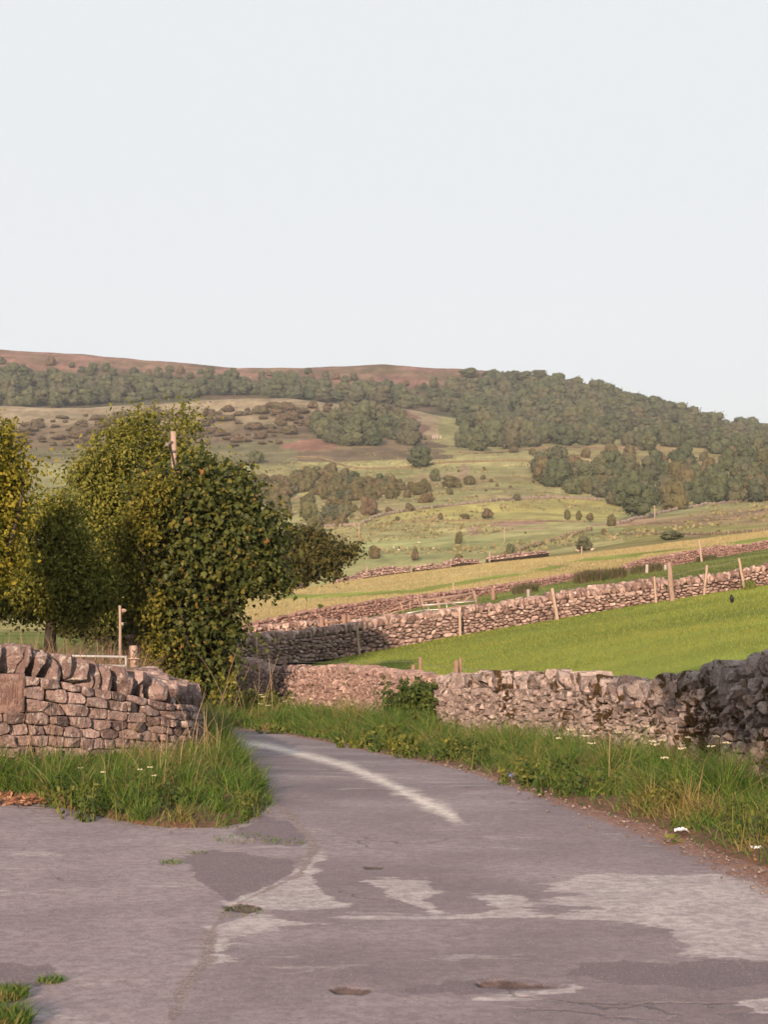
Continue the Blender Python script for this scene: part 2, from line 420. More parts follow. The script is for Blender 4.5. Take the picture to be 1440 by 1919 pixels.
# ------------------------------------------------------------------ road and drive
EDGE = [(-200, 1358), (300, 1360), (380, 1362), (440, 1365), (500, 1370), (560, 1380), (650, 1398), (760, 1420), (840, 1435), (900, 1449), (950, 1465), (1000, 1482), (1070, 1508), (1130, 1527), (1200, 1548), (1277, 1574), (1340, 1600), (1400, 1624), (1440, 1640), (1600, 1715), (1800, 1810)]
pxs = np.arange(-760, 2200, 4.0); pys = np.concatenate([[2300, 2150, 2040, 1980], np.arange(1950, 1350, -2.5)])
def sdist(px, py, poly, closed=True):
    P = np.array(poly, float); n = len(P); best = np.full(px.shape, 1e9)
    for i in range(n if closed else n - 1):
        a, b_ = P[i], P[(i + 1) % n]; ab = b_ - a
        t = np.clip(((px - a[0]) * ab[0] + (py - a[1]) * ab[1]) / (ab @ ab + 1e-9), 0, 1)
        # distances measured with the foreshortening of the ground: a pixel down counts for more
        best = np.minimum(best, np.hypot(px - a[0] - t * ab[0], (py - a[1] - t * ab[1]) * 3.0))
    if closed: best = np.where(poly_mask(px, py, poly), best, -best)
    return best
rows_d = np.array([ground_at(720, p, 3.2, 60, 1500)[1] if p < 2000 else 1.6 * F / (p - 1140) for p in pys])
rows_d = np.maximum.accumulate(rows_d + np.arange(len(rows_d)) * 1e-5)
RX = (pxs[None] - CX) / F * rows_d[:, None]; RY = np.repeat(rows_d[:, None], len(pxs), 1)
RZ = G(RX, RY) + (fnoise(RX, RY, 1.3, 61) - .5) * .018 + (fnoise(RX, RY, .35, 62) - .5) * .008
RPX, RPY = proj(RX, RY, RZ)
dedge = np.interp(pxs, [e[0] for e in EDGE], [ground_at(e[0], e[1], 4, 60)[1] for e in EDGE])
PALE = [[(430, 1690), (445, 1672), (500, 1660), (545, 1650), (560, 1622), (600, 1592), (612, 1598), (580, 1640), (600, 1668), (640, 1696), (540, 1706), (470, 1700)],
        [(690, 1650), (740, 1645), (800, 1648), (825, 1668), (785, 1682), (845, 1714), (810, 1712), (760, 1690), (715, 1668)],
        [(895, 1680), (960, 1676), (1000, 1690), (985, 1700), (1060, 1714), (1060, 1721), (570, 1722), (570, 1717), (900, 1713), (930, 1700)],
        [(1030, 1658), (1100, 1642), (1140, 1636), (1240, 1642), (1330, 1640), (1440, 1655), (1640, 1660), (1640, 1790), (1260, 1792), (1305, 1770), (1240, 1742), (1180, 1726), (1060, 1722), (1010, 1714), (1120, 1700), (1020, 1686), (1090, 1676), (1025, 1668)],
        [(520, 1715), (470, 1708), (400, 1740), (385, 1800), (420, 1790), (440, 1750), (560, 1730)],
        [(960, 1862), (1080, 1850), (1070, 1858), (980, 1872), (900, 1868)], [(1400, 1880), (1500, 1868), (1500, 1895), (1420, 1892)]]
DARK = [[(330, 1607), (400, 1590), (520, 1605), (562, 1615), (545, 1640), (500, 1662), (430, 1690), (400, 1670), (360, 1642), (352, 1620)],
        [(430, 1560), (500, 1528), (545, 1538), (580, 1575), (560, 1588), (500, 1580)],
        [(-60, 1806), (20, 1800), (60, 1806), (112, 1803), (108, 1822), (96, 1838), (75, 1852), (-60, 1850)],
        [(1090, 1806), (1180, 1797), (1260, 1803), (1330, 1794), (1440, 1800), (1640, 1792), (1640, 1852), (1420, 1848), (1330, 1858), (1230, 1846), (1170, 1848), (1120, 1834), (1060, 1826)], [(700, 1856), (900, 1830), (1000, 1836), (1080, 1850), (960, 1858), (860, 1866)]]
HOLE = [[(415, 1694), (450, 1690), (500, 1700), (470, 1711), (420, 1706)], [(677, 1622), (722, 1622), (718, 1629), (685, 1629)], [(612, 1852), (650, 1846), (706, 1856), (680, 1864), (630, 1862)], [(885, 1840), (930, 1834), (1075, 1851), (985, 1852), (900, 1850)]]
STREAK = [(430, 1385), (500, 1398), (570, 1414), (640, 1432), (700, 1455), (760, 1484), (815, 1511), (872, 1541)]
SEAM = [(505, 1500), (545, 1530), (585, 1572), (590, 1592), (560, 1640), (430, 1700), (395, 1745), (388, 1800), (352, 1835), (318, 1919), (290, 2000)]
pale = np.max([sdist(RPX, RPY, p) for p in PALE], 0); dark = np.max([sdist(RPX, RPY, p) for p in DARK], 0)
hole = np.max([sdist(RPX, RPY, p) for p in HOLE], 0)
st_d = sdist(RPX, RPY, STREAK, False); st_w = np.interp(RPX, [430, 600, 760, 872], [30, 36, 42, 54])
streak = (1 - st_d / st_w) * np.clip((RPX - 425) / 60, 0, 1) - np.clip((RPX - 850) / 40, 0, 2)
seam = 1 - sdist(RPX, RPY, SEAM, False) / np.interp(RPY, [1500, 1600, 1700, 1840, 1919], [30, 26, 12, 46, 20])
DRIVE = [(-2000, 1200), (300, 1300), (505, 1500), (545, 1530), (585, 1572), (590, 1592), (560, 1640), (430, 1700), (395, 1745), (388, 1800), (352, 1835), (318, 1919), (200, 2400), (-2000, 2400)]
drive = sdist(RPX, RPY, DRIVE)
grit = 1 - np.abs(RY - dedge[None]) / np.interp(pxs, [300, 700, 1100, 1440], [1.0, .8, .9, 1.4])[None]
RZ -= np.clip(hole / 20, 0, 1) * .03
t = NT('tarmac')
A = lambda n: t.attr(n).outputs['Fac']
edge = t.math('MULTIPLY', t.math('SUBTRACT', t.noise(2.1, 9, .72, t.mapping((.5, 1.9, 1))), .5), 215.0)
edge2 = t.math('MULTIPLY', t.math('SUBTRACT', t.noise(6, 8, .75), .5), 75.0)
n_lo, n_hi, n_gr = t.noise(.55, 6, .62), t.noise(14, 6, .7), t.noise(95, 3, .7)
road_c = t.ramp(n_lo, [(.36, (.180, .141, .151)), (.52, (.235, .190, .200)), (.64, (.305, .253, .260))])
drv_c = t.ramp(t.noise(.8, 6, .62), [(.36, (.235, .187, .197)), (.52, (.30, .245, .252)), (.66, (.24, .193, .204))])
base = t.mix(t.step(A('drive'), -4, 4), road_c, drv_c)
# older bleached scabs wherever the top dressing has worn off
wornn = t.noise(1.7, 8, .72, t.mapping((.6, 1.6, 1)))
base = t.mix(t.math('MULTIPLY', t.step(wornn, .58, .64), .5), base, (.43, .385, .37))
base = t.mix(t.step(t.math('ADD', A('pale'), edge), -5, 0), base, t.mix(t.step(t.noise(3, 7, .75), .4, .62), (.38, .325, .325), (.47, .415, .405)))
base = t.mix(t.math('MULTIPLY', t.step(t.math('ADD', A('dark'), t.math('ADD', edge2, t.math('MULTIPLY', edge, .3))), 0, 7), .85), base, t.mix(t.step(n_gr, .42, .62), (.115, .085, .096), (.215, .168, .180)))
base = t.mix(t.math('MULTIPLY', t.step(t.math('ADD', A('streak'), t.math('MULTIPLY', t.math('SUBTRACT', t.noise(4.5, 6, .7), .5), 1.5)), .10, 1.15), .95), base, (.74, .66, .60))
base = t.mix(t.math('MULTIPLY', t.step(t.math('ADD', A('seam'), t.math('MULTIPLY', t.math('SUBTRACT', t.noise(5, 7, .7), .5), 2.2)), .35, .8), .8), base,
             t.mix(t.step(n_gr, .45, .6), (.16, .115, .10), (.33, .27, .25)))
base = t.mix(t.step(t.math('ADD', A('grit'), t.math('MULTIPLY', t.math('SUBTRACT', t.noise(6, 7, .7), .5), 2.0)), .25, .9), base,
             t.mix(t.step(t.noise(40, 4, .7), .5, .64), (.21, .095, .058), (.42, .26, .19)))
base = t.mix(t.math('MULTIPLY', t.step(n_hi, .40, .62), .45), base, (.135, .105, .114))
base = t.mix(t.math('MULTIPLY', t.step(t.vor(42), .22, .08), .5), base, (.52, .46, .43))
base = t.mix(t.math('MULTIPLY', t.step(t.noise(38, 3, .8), .56, .66), .55), base, (.10, .08, .085))
cr = t.vor(.9, t.mapping((1, 1, 1)), 'DISTANCE_TO_EDGE')
crd = t.N.new('ShaderNodeTexVoronoi'); crd.feature = 'DISTANCE_TO_EDGE'; crd.inputs['Scale'].default_value = .55
vm = t.N.new('ShaderNodeVectorMath'); vm.operation = 'ADD'; nz = t.N.new('ShaderNodeTexNoise'); nz.inputs['Scale'].default_value = 1.6; nz.inputs['Detail'].default_value = 6
t.L.new(t.tc.outputs['Object'], nz.inputs['Vector']); t.L.new(t.tc.outputs['Object'], vm.inputs[0]); t.L.new(nz.outputs[1], vm.inputs[1]); t.L.new(vm.outputs[0], crd.inputs['Vector'])
crack = t.math('MULTIPLY', t.step(crd.outputs[0], .012, .003), t.step(t.noise(.4, 3), .52, .6))
base = t.mix(t.math('MULTIPLY', crack, .45), base, (.09, .07, .07))
base = t.mix(t.step(t.math('ADD', A('hole'), t.math('MULTIPLY', edge2, .5)), -2, 6), base, t.mix(t.step(n_hi, .4, .6), (.055, .038, .036), (.10, .072, .066)))
t.color(base).rough(.9)
t.bump(t.math('ADD', t.math('MULTIPLY', n_gr, .5), t.math('ADD', n_hi, t.math('MULTIPLY', crack, -2))), .55, .012)
tarmac = t.m
nr2, nc2 = RX.shape
fi, fj = np.meshgrid(np.arange(nr2 - 1), np.arange(nc2 - 1), indexing='ij')
inside = RY[:-1, :-1] < dedge[None, :-1] + .8
isdrv = (drive[:-1, :-1] > 0) & (RY[:-1, :-1] < 19)
for nm, sel in (('road', inside & ~isdrv), ('driveway', inside & isdrv)):
    q = np.stack([fi * nc2 + fj, fi * nc2 + fj + 1, (fi + 1) * nc2 + fj + 1, (fi + 1) * nc2 + fj], -1)[sel]
    used = np.unique(q); remap = np.full(nr2 * nc2, -1); remap[used] = np.arange(len(used))
    o = obj(nm, np.stack([RX.ravel()[used], RY.ravel()[used], RZ.ravel()[used]], 1), remap[q], tarmac, smooth=True)
    tag(o, kind='structure')
    for an, arr in (('pale', pale), ('dark', dark), ('hole', hole), ('streak', streak), ('seam', seam), ('drive', drive), ('grit', grit)):
        a_ = o.data.attributes.new(an, 'FLOAT', 'POINT'); a_.data.foreach_set('value', arr.ravel()[used].astype(np.float32))
# ------------------------------------------------------------------ dry-stone walls
def clip_half(P, m, nrm):
    out = []; n = len(P)
    for i in range(n):
        a, b_ = P[i], P[(i + 1) % n]
        da = (a[0] - m[0]) * nrm[0] + (a[1] - m[1]) * nrm[1]; db = (b_[0] - m[0]) * nrm[0] + (b_[1] - m[1]) * nrm[1]
        if da <= 0: out.append(a)
        if (da < 0) != (db < 0):
            t_ = da / (da - db); out.append((a[0] + (b_[0] - a[0]) * t_, a[1] + (b_[1] - a[1]) * t_))
    return out
def cells(S, lim, aspect):
    """Voronoi cells of seeds S (n,2) inside lim=(s0,s1,t0,t1); distances along s shrink by aspect"""
    Q = S / np.array([aspect, 1.0]); out = []
    s0, s1, t0, t1 = lim
    order = np.argsort(Q[:, 0]); 
    for i in range(len(Q)):
        dd = np.sum((Q - Q[i]) ** 2, 1); nb = np.argpartition(dd, min(22, len(Q) - 1))[:23]; nb = nb[np.argsort(dd[nb])][1:]
        P = [(s0 / aspect, t0), (s1 / aspect, t0), (s1 / aspect, t1), (s0 / aspect, t1)]
        for j in nb:
            m = (Q[i] + Q[j]) / 2; nv = Q[j] - Q[i]
            P = clip_half(P, m, nv)
            if len(P) < 3: break
        out.append(np.array(P) * np.array([aspect, 1.0]) if len(P) >= 3 else None)
    return out
def resample(P, M):
    Q = np.vstack([P, P[:1]]); L = np.concatenate([[0], np.cumsum(np.hypot(*np.diff(Q, axis=0).T))])
    s = np.linspace(0, L[-1], M, endpoint=False)
    return np.stack([np.interp(s, L, Q[:, 0]), np.interp(s, L, Q[:, 1])], 1)
def wobble(P, amp, freq, rg):
    d_ = np.zeros(len(P))
    for k in range(5):
        v = rg.normal(size=3) * freq * (1 + .5 * k); d_ += np.sin(P @ v + rg.uniform(0, 6.28)) / (1 + .5 * k)
    return d_ * amp / 2
# unit rock: a rounded cube grid
def rock_template(n):
    V, Fc, idx = [], [], {}
    def vid(p):
        k = tuple(np.round(p, 5))
        if k not in idx: idx[k] = len(V); V.append(p)
        return idx[k]
    g = np.linspace(-1, 1, n + 1)
    for ax in range(3):
        for sg in (-1, 1):
            for i in range(n):
                for j in range(n):
                    c = []
                    for (a_, b_) in ((i, j), (i + 1, j), (i + 1, j + 1), (i, j + 1)):
                        p = np.zeros(3); p[ax] = sg; p[(ax + 1) % 3] = g[a_]; p[(ax + 2) % 3] = g[b_]; c.append(vid(p))
                    Fc.append(c if sg > 0 else c[::-1])
    V = np.array(V)
    return V, np.array(Fc)
ROCKS = {n: rock_template(n) for n in (2, 3, 4, 6)}
def rock(mb, c, size, M3, rg, n=4, rnd=.38, cuts=8, amp=.07):
    V, Fc = ROCKS[n]
    s = V / np.linalg.norm(V, axis=1)[:, None] * 1.15
    P = V * (1 - rnd) + s * rnd
    for k in range(cuts):
        nv = rg.normal(size=3); nv /= np.linalg.norm(nv); dcut = rg.uniform(.62, 1.0)
        P = P - np.maximum(0, P @ nv - dcut)[:, None] * nv
    P = P * (1 + wobble(P, amp, 2.2, rg))[:, None]
    P = P * np.array(size) / 2
    mb.add(P @ M3.T + np.array(c), Fc)

class Wall:
    """front face along points (px, depth, py_top, py_base)"""
    def __init__(s, pts, thick=.5, cop=.27, step=.05):
        P = []
        for (px, d, pt, pb) in pts:
            a = at(px, pb, d); P.append((a[0], a[1], a[2], at(px, pt, d)[2]))
        P = np.array(P); L = np.concatenate([[0], np.cumsum(np.hypot(*np.diff(P[:, :2], axis=0).T))])
        n = max(8, int(L[-1] / step)); s.S = np.linspace(0, L[-1], n)
        Q = pchip(L, P, s.S); s.P = Q; s.len = L[-1]; s.thick = thick; s.cop = cop
        Tn = np.gradient(Q[:, :2], axis=0); k = max(1, int(.4 / step)); ker = np.ones(2 * k + 1) / (2 * k + 1)
        Tn = np.stack([np.convolve(np.pad(Tn[:, i], k, mode='edge'), ker, 'valid') for i in (0, 1)], 1)
        Tn /= np.linalg.norm(Tn, axis=1)[:, None]
        Nn = np.stack([Tn[:, 1], -Tn[:, 0]], 1)
        mid = n // 4
        if (Nn[mid] @ -Q[mid, :2]) < 0: Nn = -Nn
        s.T, s.N = Tn, Nn; s.h = Q[:, 3] - Q[:, 2]
    def f(s, x, arr): return np.interp(x, s.S, arr)
    def pos(s, x, z01, dep):
        """x along, z01 height share of the body (0 foot .. 1 underside of coping), dep out of the face"""
        x = np.asarray(x, float)
        zb = s.f(x, s.P[:, 2]); zt = s.f(x, s.P[:, 3]) - s.cop
        dep = dep + .04 * (1 - z01)          # batter
        return np.stack([s.f(x, s.P[:, 0]) + s.f(x, s.N[:, 0]) * dep, s.f(x, s.P[:, 1]) + s.f(x, s.N[:, 1]) * dep, zb + (zt - zb) * z01], -1)
def wall_core(W, mat, root):
    n = len(W.S); ix = np.arange(0, n, max(1, n // 200)); 
    if ix[-1] != n - 1: ix = np.append(ix, n - 1)
    x = W.S[ix]; V = []; zt = W.P[ix, 3] - W.cop * .98; zb = W.P[ix, 2] - .5
    for dep, z in ((-.09, zb), (-.09, zt), (-W.thick, zt), (-W.thick, zb)):
        V.append(np.stack([W.P[ix, 0] + W.N[ix, 0] * dep, W.P[ix, 1] + W.N[ix, 1] * dep, z], 1))
    m = len(ix); V = np.concatenate(V); k = np.arange(m - 1); q = []
    for a_ in range(4):
        b_ = (a_ + 1) % 4; q.append(np.stack([a_ * m + k, a_ * m + k + 1, b_ * m + k + 1, b_ * m + k], 1))
    caps = np.array([[0, m, 2 * m, 3 * m], [m - 1, 2 * m - 1, 3 * m - 1, 4 * m - 1]])
    return obj('wall_core', V, [np.concatenate(q), caps], mat, root)
def wall_face(W, mat, root, size, aspect, seed, M=14, bulge=.06, coursed=.6, gap=.012, rings=3, skip=None, tilt=.25, x0=0, x1=None):
    rg = np.random.default_rng(seed); x1 = x1 or W.len; hm = float(np.mean(W.h)) - W.cop
    seeds = []; t_ = 0
    while t_ < hm:
        rh = size * rg.uniform(.5, 1.65)
        if t_ + rh > hm - .4 * size: rh = hm - t_
        s_ = x0 - rg.uniform(0, .3)
        while s_ < x1:
            wd = rh * aspect * rg.uniform(.5, 2.0) * (size / rh) ** .6
            seeds.append((s_ + wd / 2 + rg.normal() * size * .12, t_ + rh / 2 + rg.normal() * rh * .30 * (1 - coursed)))
            s_ += wd
        t_ += rh
    S = np.array(seeds); S = S[(S[:, 0] > x0) & (S[:, 0] < x1)]
    if coursed < .5: S += rg.normal(size=S.shape) * size * .30
    S[:, 1] = np.clip(S[:, 1], .02, hm - .02)
    mb = MB()
    for i, P in enumerate(cells(S, (x0, x1, 0, hm), aspect if coursed >= .5 else max(1, aspect * .8))):
        if P is None: continue
        c = P.mean(0)
        if skip and skip(c[0], c[1] / hm): continue
        r = np.sqrt(abs(np.sum(P[:, 0] * np.roll(P[:, 1], -1) - P[:, 1] * np.roll(P[:, 0], -1))) / 2 / math.pi) + 1e-4
        if r < .015: continue
        Q = resample(P, M); Q = .05 * np.roll(Q, 1, 0) + .9 * Q + .05 * np.roll(Q, -1, 0)
        Q = c + (Q - c) * max(.6, 1 - gap / r)
        Q = Q + (Q - c) * wobble(np.column_stack([Q, np.zeros(M)]) / r, .07, 1.6, rg)[:, None]
        bl = bulge * rg.uniform(.5, 1.5); off = rg.normal() * bulge * .35; tx, ty = rg.normal(size=2) * tilt
        prof = [(1, -.12), (1.0, -.2 * bl), (.95, .78 * bl), (.68, .97 * bl)] if rings == 3 else [(1, -.10), (.95, .3 * bl), (.5, bl)]
        V = []
        for (k, dp) in prof:
            q = c + (Q - c) * k
            dd = dp + off + ((q[:, 0] - c[0]) * tx + (q[:, 1] - c[1]) * ty) * (dp > -.09)
            if dp > -.09: dd = dd + wobble(np.column_stack([q, np.full(M, k)]) / r, bl * .30, 2.0, rg)
            V.append(np.column_stack([q, dd]))
        V.append(np.array([[c[0], c[1], bl + off]]))
        V = np.concatenate(V); k = np.arange(M); q4 = []
        for a_ in range(len(prof) - 1):
            q4.append(np.stack([a_ * M + k, a_ * M + (k + 1) % M, (a_ + 1) * M + (k + 1) % M, (a_ + 1) * M + k], 1))
        t3 = np.stack([(len(prof) - 1) * M + k, (len(prof) - 1) * M + (k + 1) % M, np.full(M, len(prof) * M)], 1)
        mb.add(W.pos(V[:, 0], V[:, 1] / hm, V[:, 2]), np.concatenate(q4), t3)
    return crisp(mb.build('wall_stones', mat, root, smooth=True), 28)
def wall_coping(W, mat, root, seed, wmin=.10, wmax=.24, n=4, lean=0, parts=False, x0=0, x1=None, jag=.15, over=.03, rnd=.38, hmul=1.0):
    rg = np.random.default_rng(seed); x1 = x1 or W.len; s_ = x0; mb = MB()
    while s_ < x1:
        wd = rg.uniform(wmin, wmax); x = min(s_ + wd / 2, W.len)
        T2 = np.array([W.f(x, W.T[:, 0]), W.f(x, W.T[:, 1])]); N2 = np.array([W.f(x, W.N[:, 0]), W.f(x, W.N[:, 1])])
        if T2[0] < 0: T2 = -T2
        h = W.cop * rg.uniform(1 - jag, 1 + jag) * hmul
        slope = np.gradient(W.P[:, 3], W.S); sl_ = float(np.interp(x, W.S, slope))
        c2 = np.array([W.f(x, W.P[:, 0]), W.f(x, W.P[:, 1])]) - N2 * (W.thick / 2 - over + rg.normal() * .02)
        zc = W.f(x, W.P[:, 3]) - W.cop + h / 2 - .035
        M3 = np.stack([np.append(T2, 0), np.append(-N2, 0), [0, 0, 1]], 1)
        a = R(lean + rg.normal() * 7); yw = R(rg.normal() * 9)
        rot = np.array(Matrix.Rotation(a, 3, 'Y') @ Matrix.Rotation(yw, 3, 'Z'))
        m1 = MB() if parts else mb
        rock(m1, (c2[0], c2[1], zc), (wd * 1.22, W.thick * rg.uniform(.9, 1.08), h * 1.05), M3 @ rot, rg, n, rnd=rnd)
        if parts: crisp(m1.build('coping_stone', mat, root, smooth=True), 30)
        s_ += wd
    if not parts: return crisp(mb.build('coping', mat, root, smooth=True), 30)

ST_LEFT = stone_mat('pink_limestone', (.17, .116, .106), (.29, .202, .184), (.41, .298, .272), .85, .0, 1.0)
ST_NEAR = stone_mat('mossy_limestone', (.16, .118, .108), (.31, .238, .218), (.46, .365, .332), .6, .5, 1.0, (.085, .050, .018))
ST_PINK = stone_mat('weathered_limestone', (.20, .128, .112), (.35, .228, .20), (.47, .33, .292), .5, .1, 1.0, (.12, .10, .04))
ST_FAR = stone_mat('field_wall_stone', (.16, .10, .086), (.32, .208, .178), (.56, .41, .36), .3, .0, .6)
ST_RED = stone_mat('red_wall_stone', (.17, .092, .08), (.29, .165, .142), (.40, .26, .225), .3, .0, .6)
CORE = plain_mat('wall_earth', (.030, .022, .018), (.045, .032, .026), 6, 1.0)

WL = Wall([(-420, 13.8, 1180, 1475), (-150, 14.9, 1194, 1455), (0, 15.5, 1200, 1445), (80, 15.8, 1208, 1443), (150, 16.1, 1224, 1441), (220, 16.5, 1238, 1438), (280, 16.9, 1253, 1436),
           (320, 17.2, 1263, 1434), (345, 17.6, 1264, 1432), (361, 18.3, 1270, 1427), (368, 19.2, 1278, 1418), (360, 20.5, 1276, 1402), (330, 22.5, 1264, 1380), (290, 26, 1245, 1350)], .5, .30)
wl = thing('dry_stone_wall', 'pinkish coursed dry stone wall with rounded end and an inscribed slab, beside the drive', 'stone wall', WL.P[len(WL.S) // 3, :3])
XP = None
# the inscribed slab built into it, at the left edge of the picture
xs = W_x = WL.S[np.argmin([abs(proj(p[0], p[1], p[2] + .6)[0] - 8) for p in WL.P])]
slab_w, slab_h = .33, .345
hm_ = float(np.mean(WL.h)) - WL.cop
zs0 = at(10, 1335, 15.55)[2]; zs1 = at(10, 1262, 15.55)[2]
def in_slab(s_, t01):
    z = WL.pos(s_, t01, 0)[2]
    return abs(s_ - xs) < slab_w / 2 + .025 and zs0 - .02 < z < zs1 + .02
wall_core(WL, CORE, wl)
wall_face(WL, ST_LEFT, wl, .062, 2.6, 11, M=20, bulge=.028, coursed=.72, gap=.006, skip=in_slab, tilt=.26)
wall_coping(WL, ST_LEFT, wl, 12, .10, .20, 6, lean=6, parts=True, jag=.10, rnd=.26)
# slab
pc = WL.pos(xs, .6, .02); tdir = np.array([WL.f(xs, WL.T[:, 0]), WL.f(xs, WL.T[:, 1]), 0]); ndir = np.array([WL.f(xs, WL.N[:, 0]), WL.f(xs, WL.N[:, 1]), 0])
def slab_pt(a, z, dep): 
    q = pc + tdir * a + ndir * dep; return (q[0], q[1], z)
mb = MB()
ga = np.linspace(-slab_w / 2, slab_w / 2, 25); gz = np.linspace(zs0, zs1, 27)
Vs = []
for z in gz:
    for a in ga:
        e = min((slab_w / 2 - abs(a)) / .03, (z - zs0) / .03, (zs1 - z) / .03, 1)
        dep = .012 + .012 * e - (.016 if (abs(a) < slab_w / 2 - .045 and zs0 + .03 < z < zs1 - .065) else 0) + (vnoise(a, z, .03, 5) - .5) * .006
        Vs.append(slab_pt(a, z, dep))
nA = len(ga); q = [[j * nA + i, j * nA + i + 1, (j + 1) * nA + i + 1, (j + 1) * nA + i] for j in range(len(gz) - 1) for i in range(nA - 1)]
mb.add(Vs, q)
rim = [(-slab_w / 2, zs0), (slab_w / 2, zs0), (slab_w / 2, zs1), (-slab_w / 2, zs1)]
mb.add([slab_pt(a, z, .013) for a, z in rim] + [slab_pt(a, z, -.12) for a, z in rim], [[0, 1, 5, 4], [1, 2, 6, 5], [2, 3, 7, 6], [3, 0, 4, 7], [4, 5, 6, 7]])
SL = stone_mat('slab_stone', (.25, .155, .13), (.31, .195, .165), (.36, .235, .20), .25, 0, 1.0)
slab = mb.build('inscribed_slab', SL, wl); slab['label'] = 'smooth squared slab with a recessed worn panel'
mb = MB()
for k in range(9):
    a = -.095 + k * .023 + rng.normal() * .003; z0 = zs0 + .06 + rng.uniform(0, .04); z1 = zs1 - .09 - rng.uniform(0, .05)
    mb.box(slab_pt(a, (z0 + z1) / 2, .0085), (.006, .004, z1 - z0))
mb.build('worn_carving', plain_mat('carved_groove', (.13, .075, .06), (.17, .10, .08), 30), slab)

W1A = Wall([(1950, 12.4, 1150, 1560), (1700, 14.1, 1180, 1505), (1560, 15.3, 1200, 1475), (1440, 16.5, 1214, 1458), (1410, 16.8, 1218, 1455), (1370, 17.4, 1231, 1450), (1330, 18.1, 1240, 1445), (1290, 18.8, 1247, 1440), (1240, 19.7, 1262, 1432),
            (1200, 20.5, 1270, 1425), (1150, 21.6, 1268, 1418), (1110, 22.5, 1260, 1412), (1080, 23.2, 1256, 1407), (1040, 24.1, 1256, 1402), (960, 26, 1256, 1395), (880, 27.8, 1256, 1390), (815, 29.2, 1262, 1388)], .55, .27)
w1 = thing('dry_stone_wall', 'mossy grey rubble wall with jagged coping stones above the long verge grass', 'stone wall', W1A.P[len(W1A.S) // 2, :3])
wall_core(W1A, CORE, w1)
wall_face(W1A, ST_NEAR, w1, .085, 1.25, 21, M=14, bulge=.055, coursed=.2, gap=.008, tilt=.5)
wall_coping(W1A, ST_NEAR, w1, 22, .11, .26, 4, lean=-10, parts=True, jag=.20, rnd=.18)
W1B = Wall([(835, 30.0, 1264, 1392), (800, 31, 1262, 1390), (760, 32.6, 1257, 1380), (700, 35, 1249, 1368), (640, 37.5, 1244, 1358), (590, 39.6, 1245, 1350), (560, 41, 1246, 1346), (520, 43.5, 1246, 1340), (495, 45.8, 1248, 1336), (480, 47.5, 1243, 1333), (466, 50, 1236, 1328), (450, 54, 1231, 1318)], .5, .2)
w1b = thing('dry_stone_wall', 'pale pink rubble wall curving away behind the flowering verge toward the big bush', 'stone wall', W1B.P[len(W1B.S) // 2, :3])
wall_core(W1B, CORE, w1b)
wall_face(W1B, ST_PINK, w1b, .082, 1.2, 31, M=10, bulge=.055, coursed=.2, gap=.008, tilt=.4)
wall_coping(W1B, ST_PINK, w1b, 32, .10, .22, 3, lean=-8, jag=.2)

W2 = Wall([(405, 59, 1198, 1250), (450, 61, 1193, 1248), (520, 65, 1183, 1245), (600, 68, 1176, 1237), (670, 70, 1166, 1228), (760, 71.5, 1149, 1212), (860, 73, 1137, 1197), (950, 74, 1125, 1184), (1040, 75, 1110, 1171), (1150, 76, 1097, 1155),
           (1230, 77, 1087, 1142), (1260, 77, 1084, 1138), (1330, 77.5, 1075, 1125), (1440, 78, 1054, 1107), (1600, 79, 1028, 1080)], .55, .36)
w2 = thing('dry_stone_wall', 'long field wall with upright coping climbing behind the bright green field', 'stone wall', W2.P[len(W2.S) // 2, :3])
wall_core(W2, CORE, w2)
wall_face(W2, ST_FAR, w2, .098, 2.3, 41, M=9, bulge=.055, coursed=.35, gap=.016, rings=2, tilt=.35)
wall_coping(W2, ST_FAR, w2, 42, .13, .30, 3, lean=-14, jag=.16)
W2B = Wall([(965, 83, 1124, 1160), (1080, 84, 1101, 1140), (1160, 84.5, 1090, 1130), (1246, 85, 1079, 1120)], .5, .34)
w2b = thing('dry_stone_wall', 'short wall whose coping shows just behind the long field wall, left of the thick post', 'stone wall', W2B.P[len(W2B.S) // 2, :3])
wall_core(W2B, CORE, w2b); wall_face(W2B, ST_FAR, w2b, .17, 2.0, 43, M=8, bulge=.07, coursed=.35, gap=.02, rings=2); wall_coping(W2B, ST_FAR, w2b, 44, .14, .28, 2, lean=-8)
W2C = Wall([(425, 84, 1180, 1212), (480, 85, 1172, 1206), (600, 87, 1160, 1192), (660, 88, 1159, 1186), (750, 90, 1146, 1175)], .5, .32)
w2c = thing('dry_stone_wall', 'low dark wall between the stub posts and the big bush, behind the long field wall', 'stone wall', W2C.P[len(W2C.S) // 2, :3])
wall_core(W2C, CORE, w2c); wall_face(W2C, ST_FAR, w2c, .17, 1.9, 45, M=8, bulge=.07, coursed=.35, gap=.02, rings=2); wall_coping(W2C, ST_FAR, w2c, 46, .16, .32, 2, lean=-8)
W3 = Wall([(430, 111.5, 1182, 1212), (480, 113, 1164, 1200), (560, 115, 1146, 1184), (640, 118, 1133, 1172), (720, 121, 1121, 1160), (800, 125, 1112, 1150), (880, 130, 1103, 1140), (960, 135, 1091, 1127), (1020, 140, 1083, 1114), (1080, 146, 1073, 1102), (1140, 151, 1066, 1094)], .55, .28)
w3 = thing('dry_stone_wall', 'reddish wall along the lower edge of the hay field, behind the old gates', 'stone wall', W3.P[len(W3.S) // 2, :3])
wall_core(W3, CORE, w3); wall_face(W3, ST_RED, w3, .16, 1.7, 51, M=8, bulge=.08, coursed=.35, gap=.02, rings=2); wall_coping(W3, ST_RED, w3, 52, .16, .36, 2, lean=-10, jag=.25)
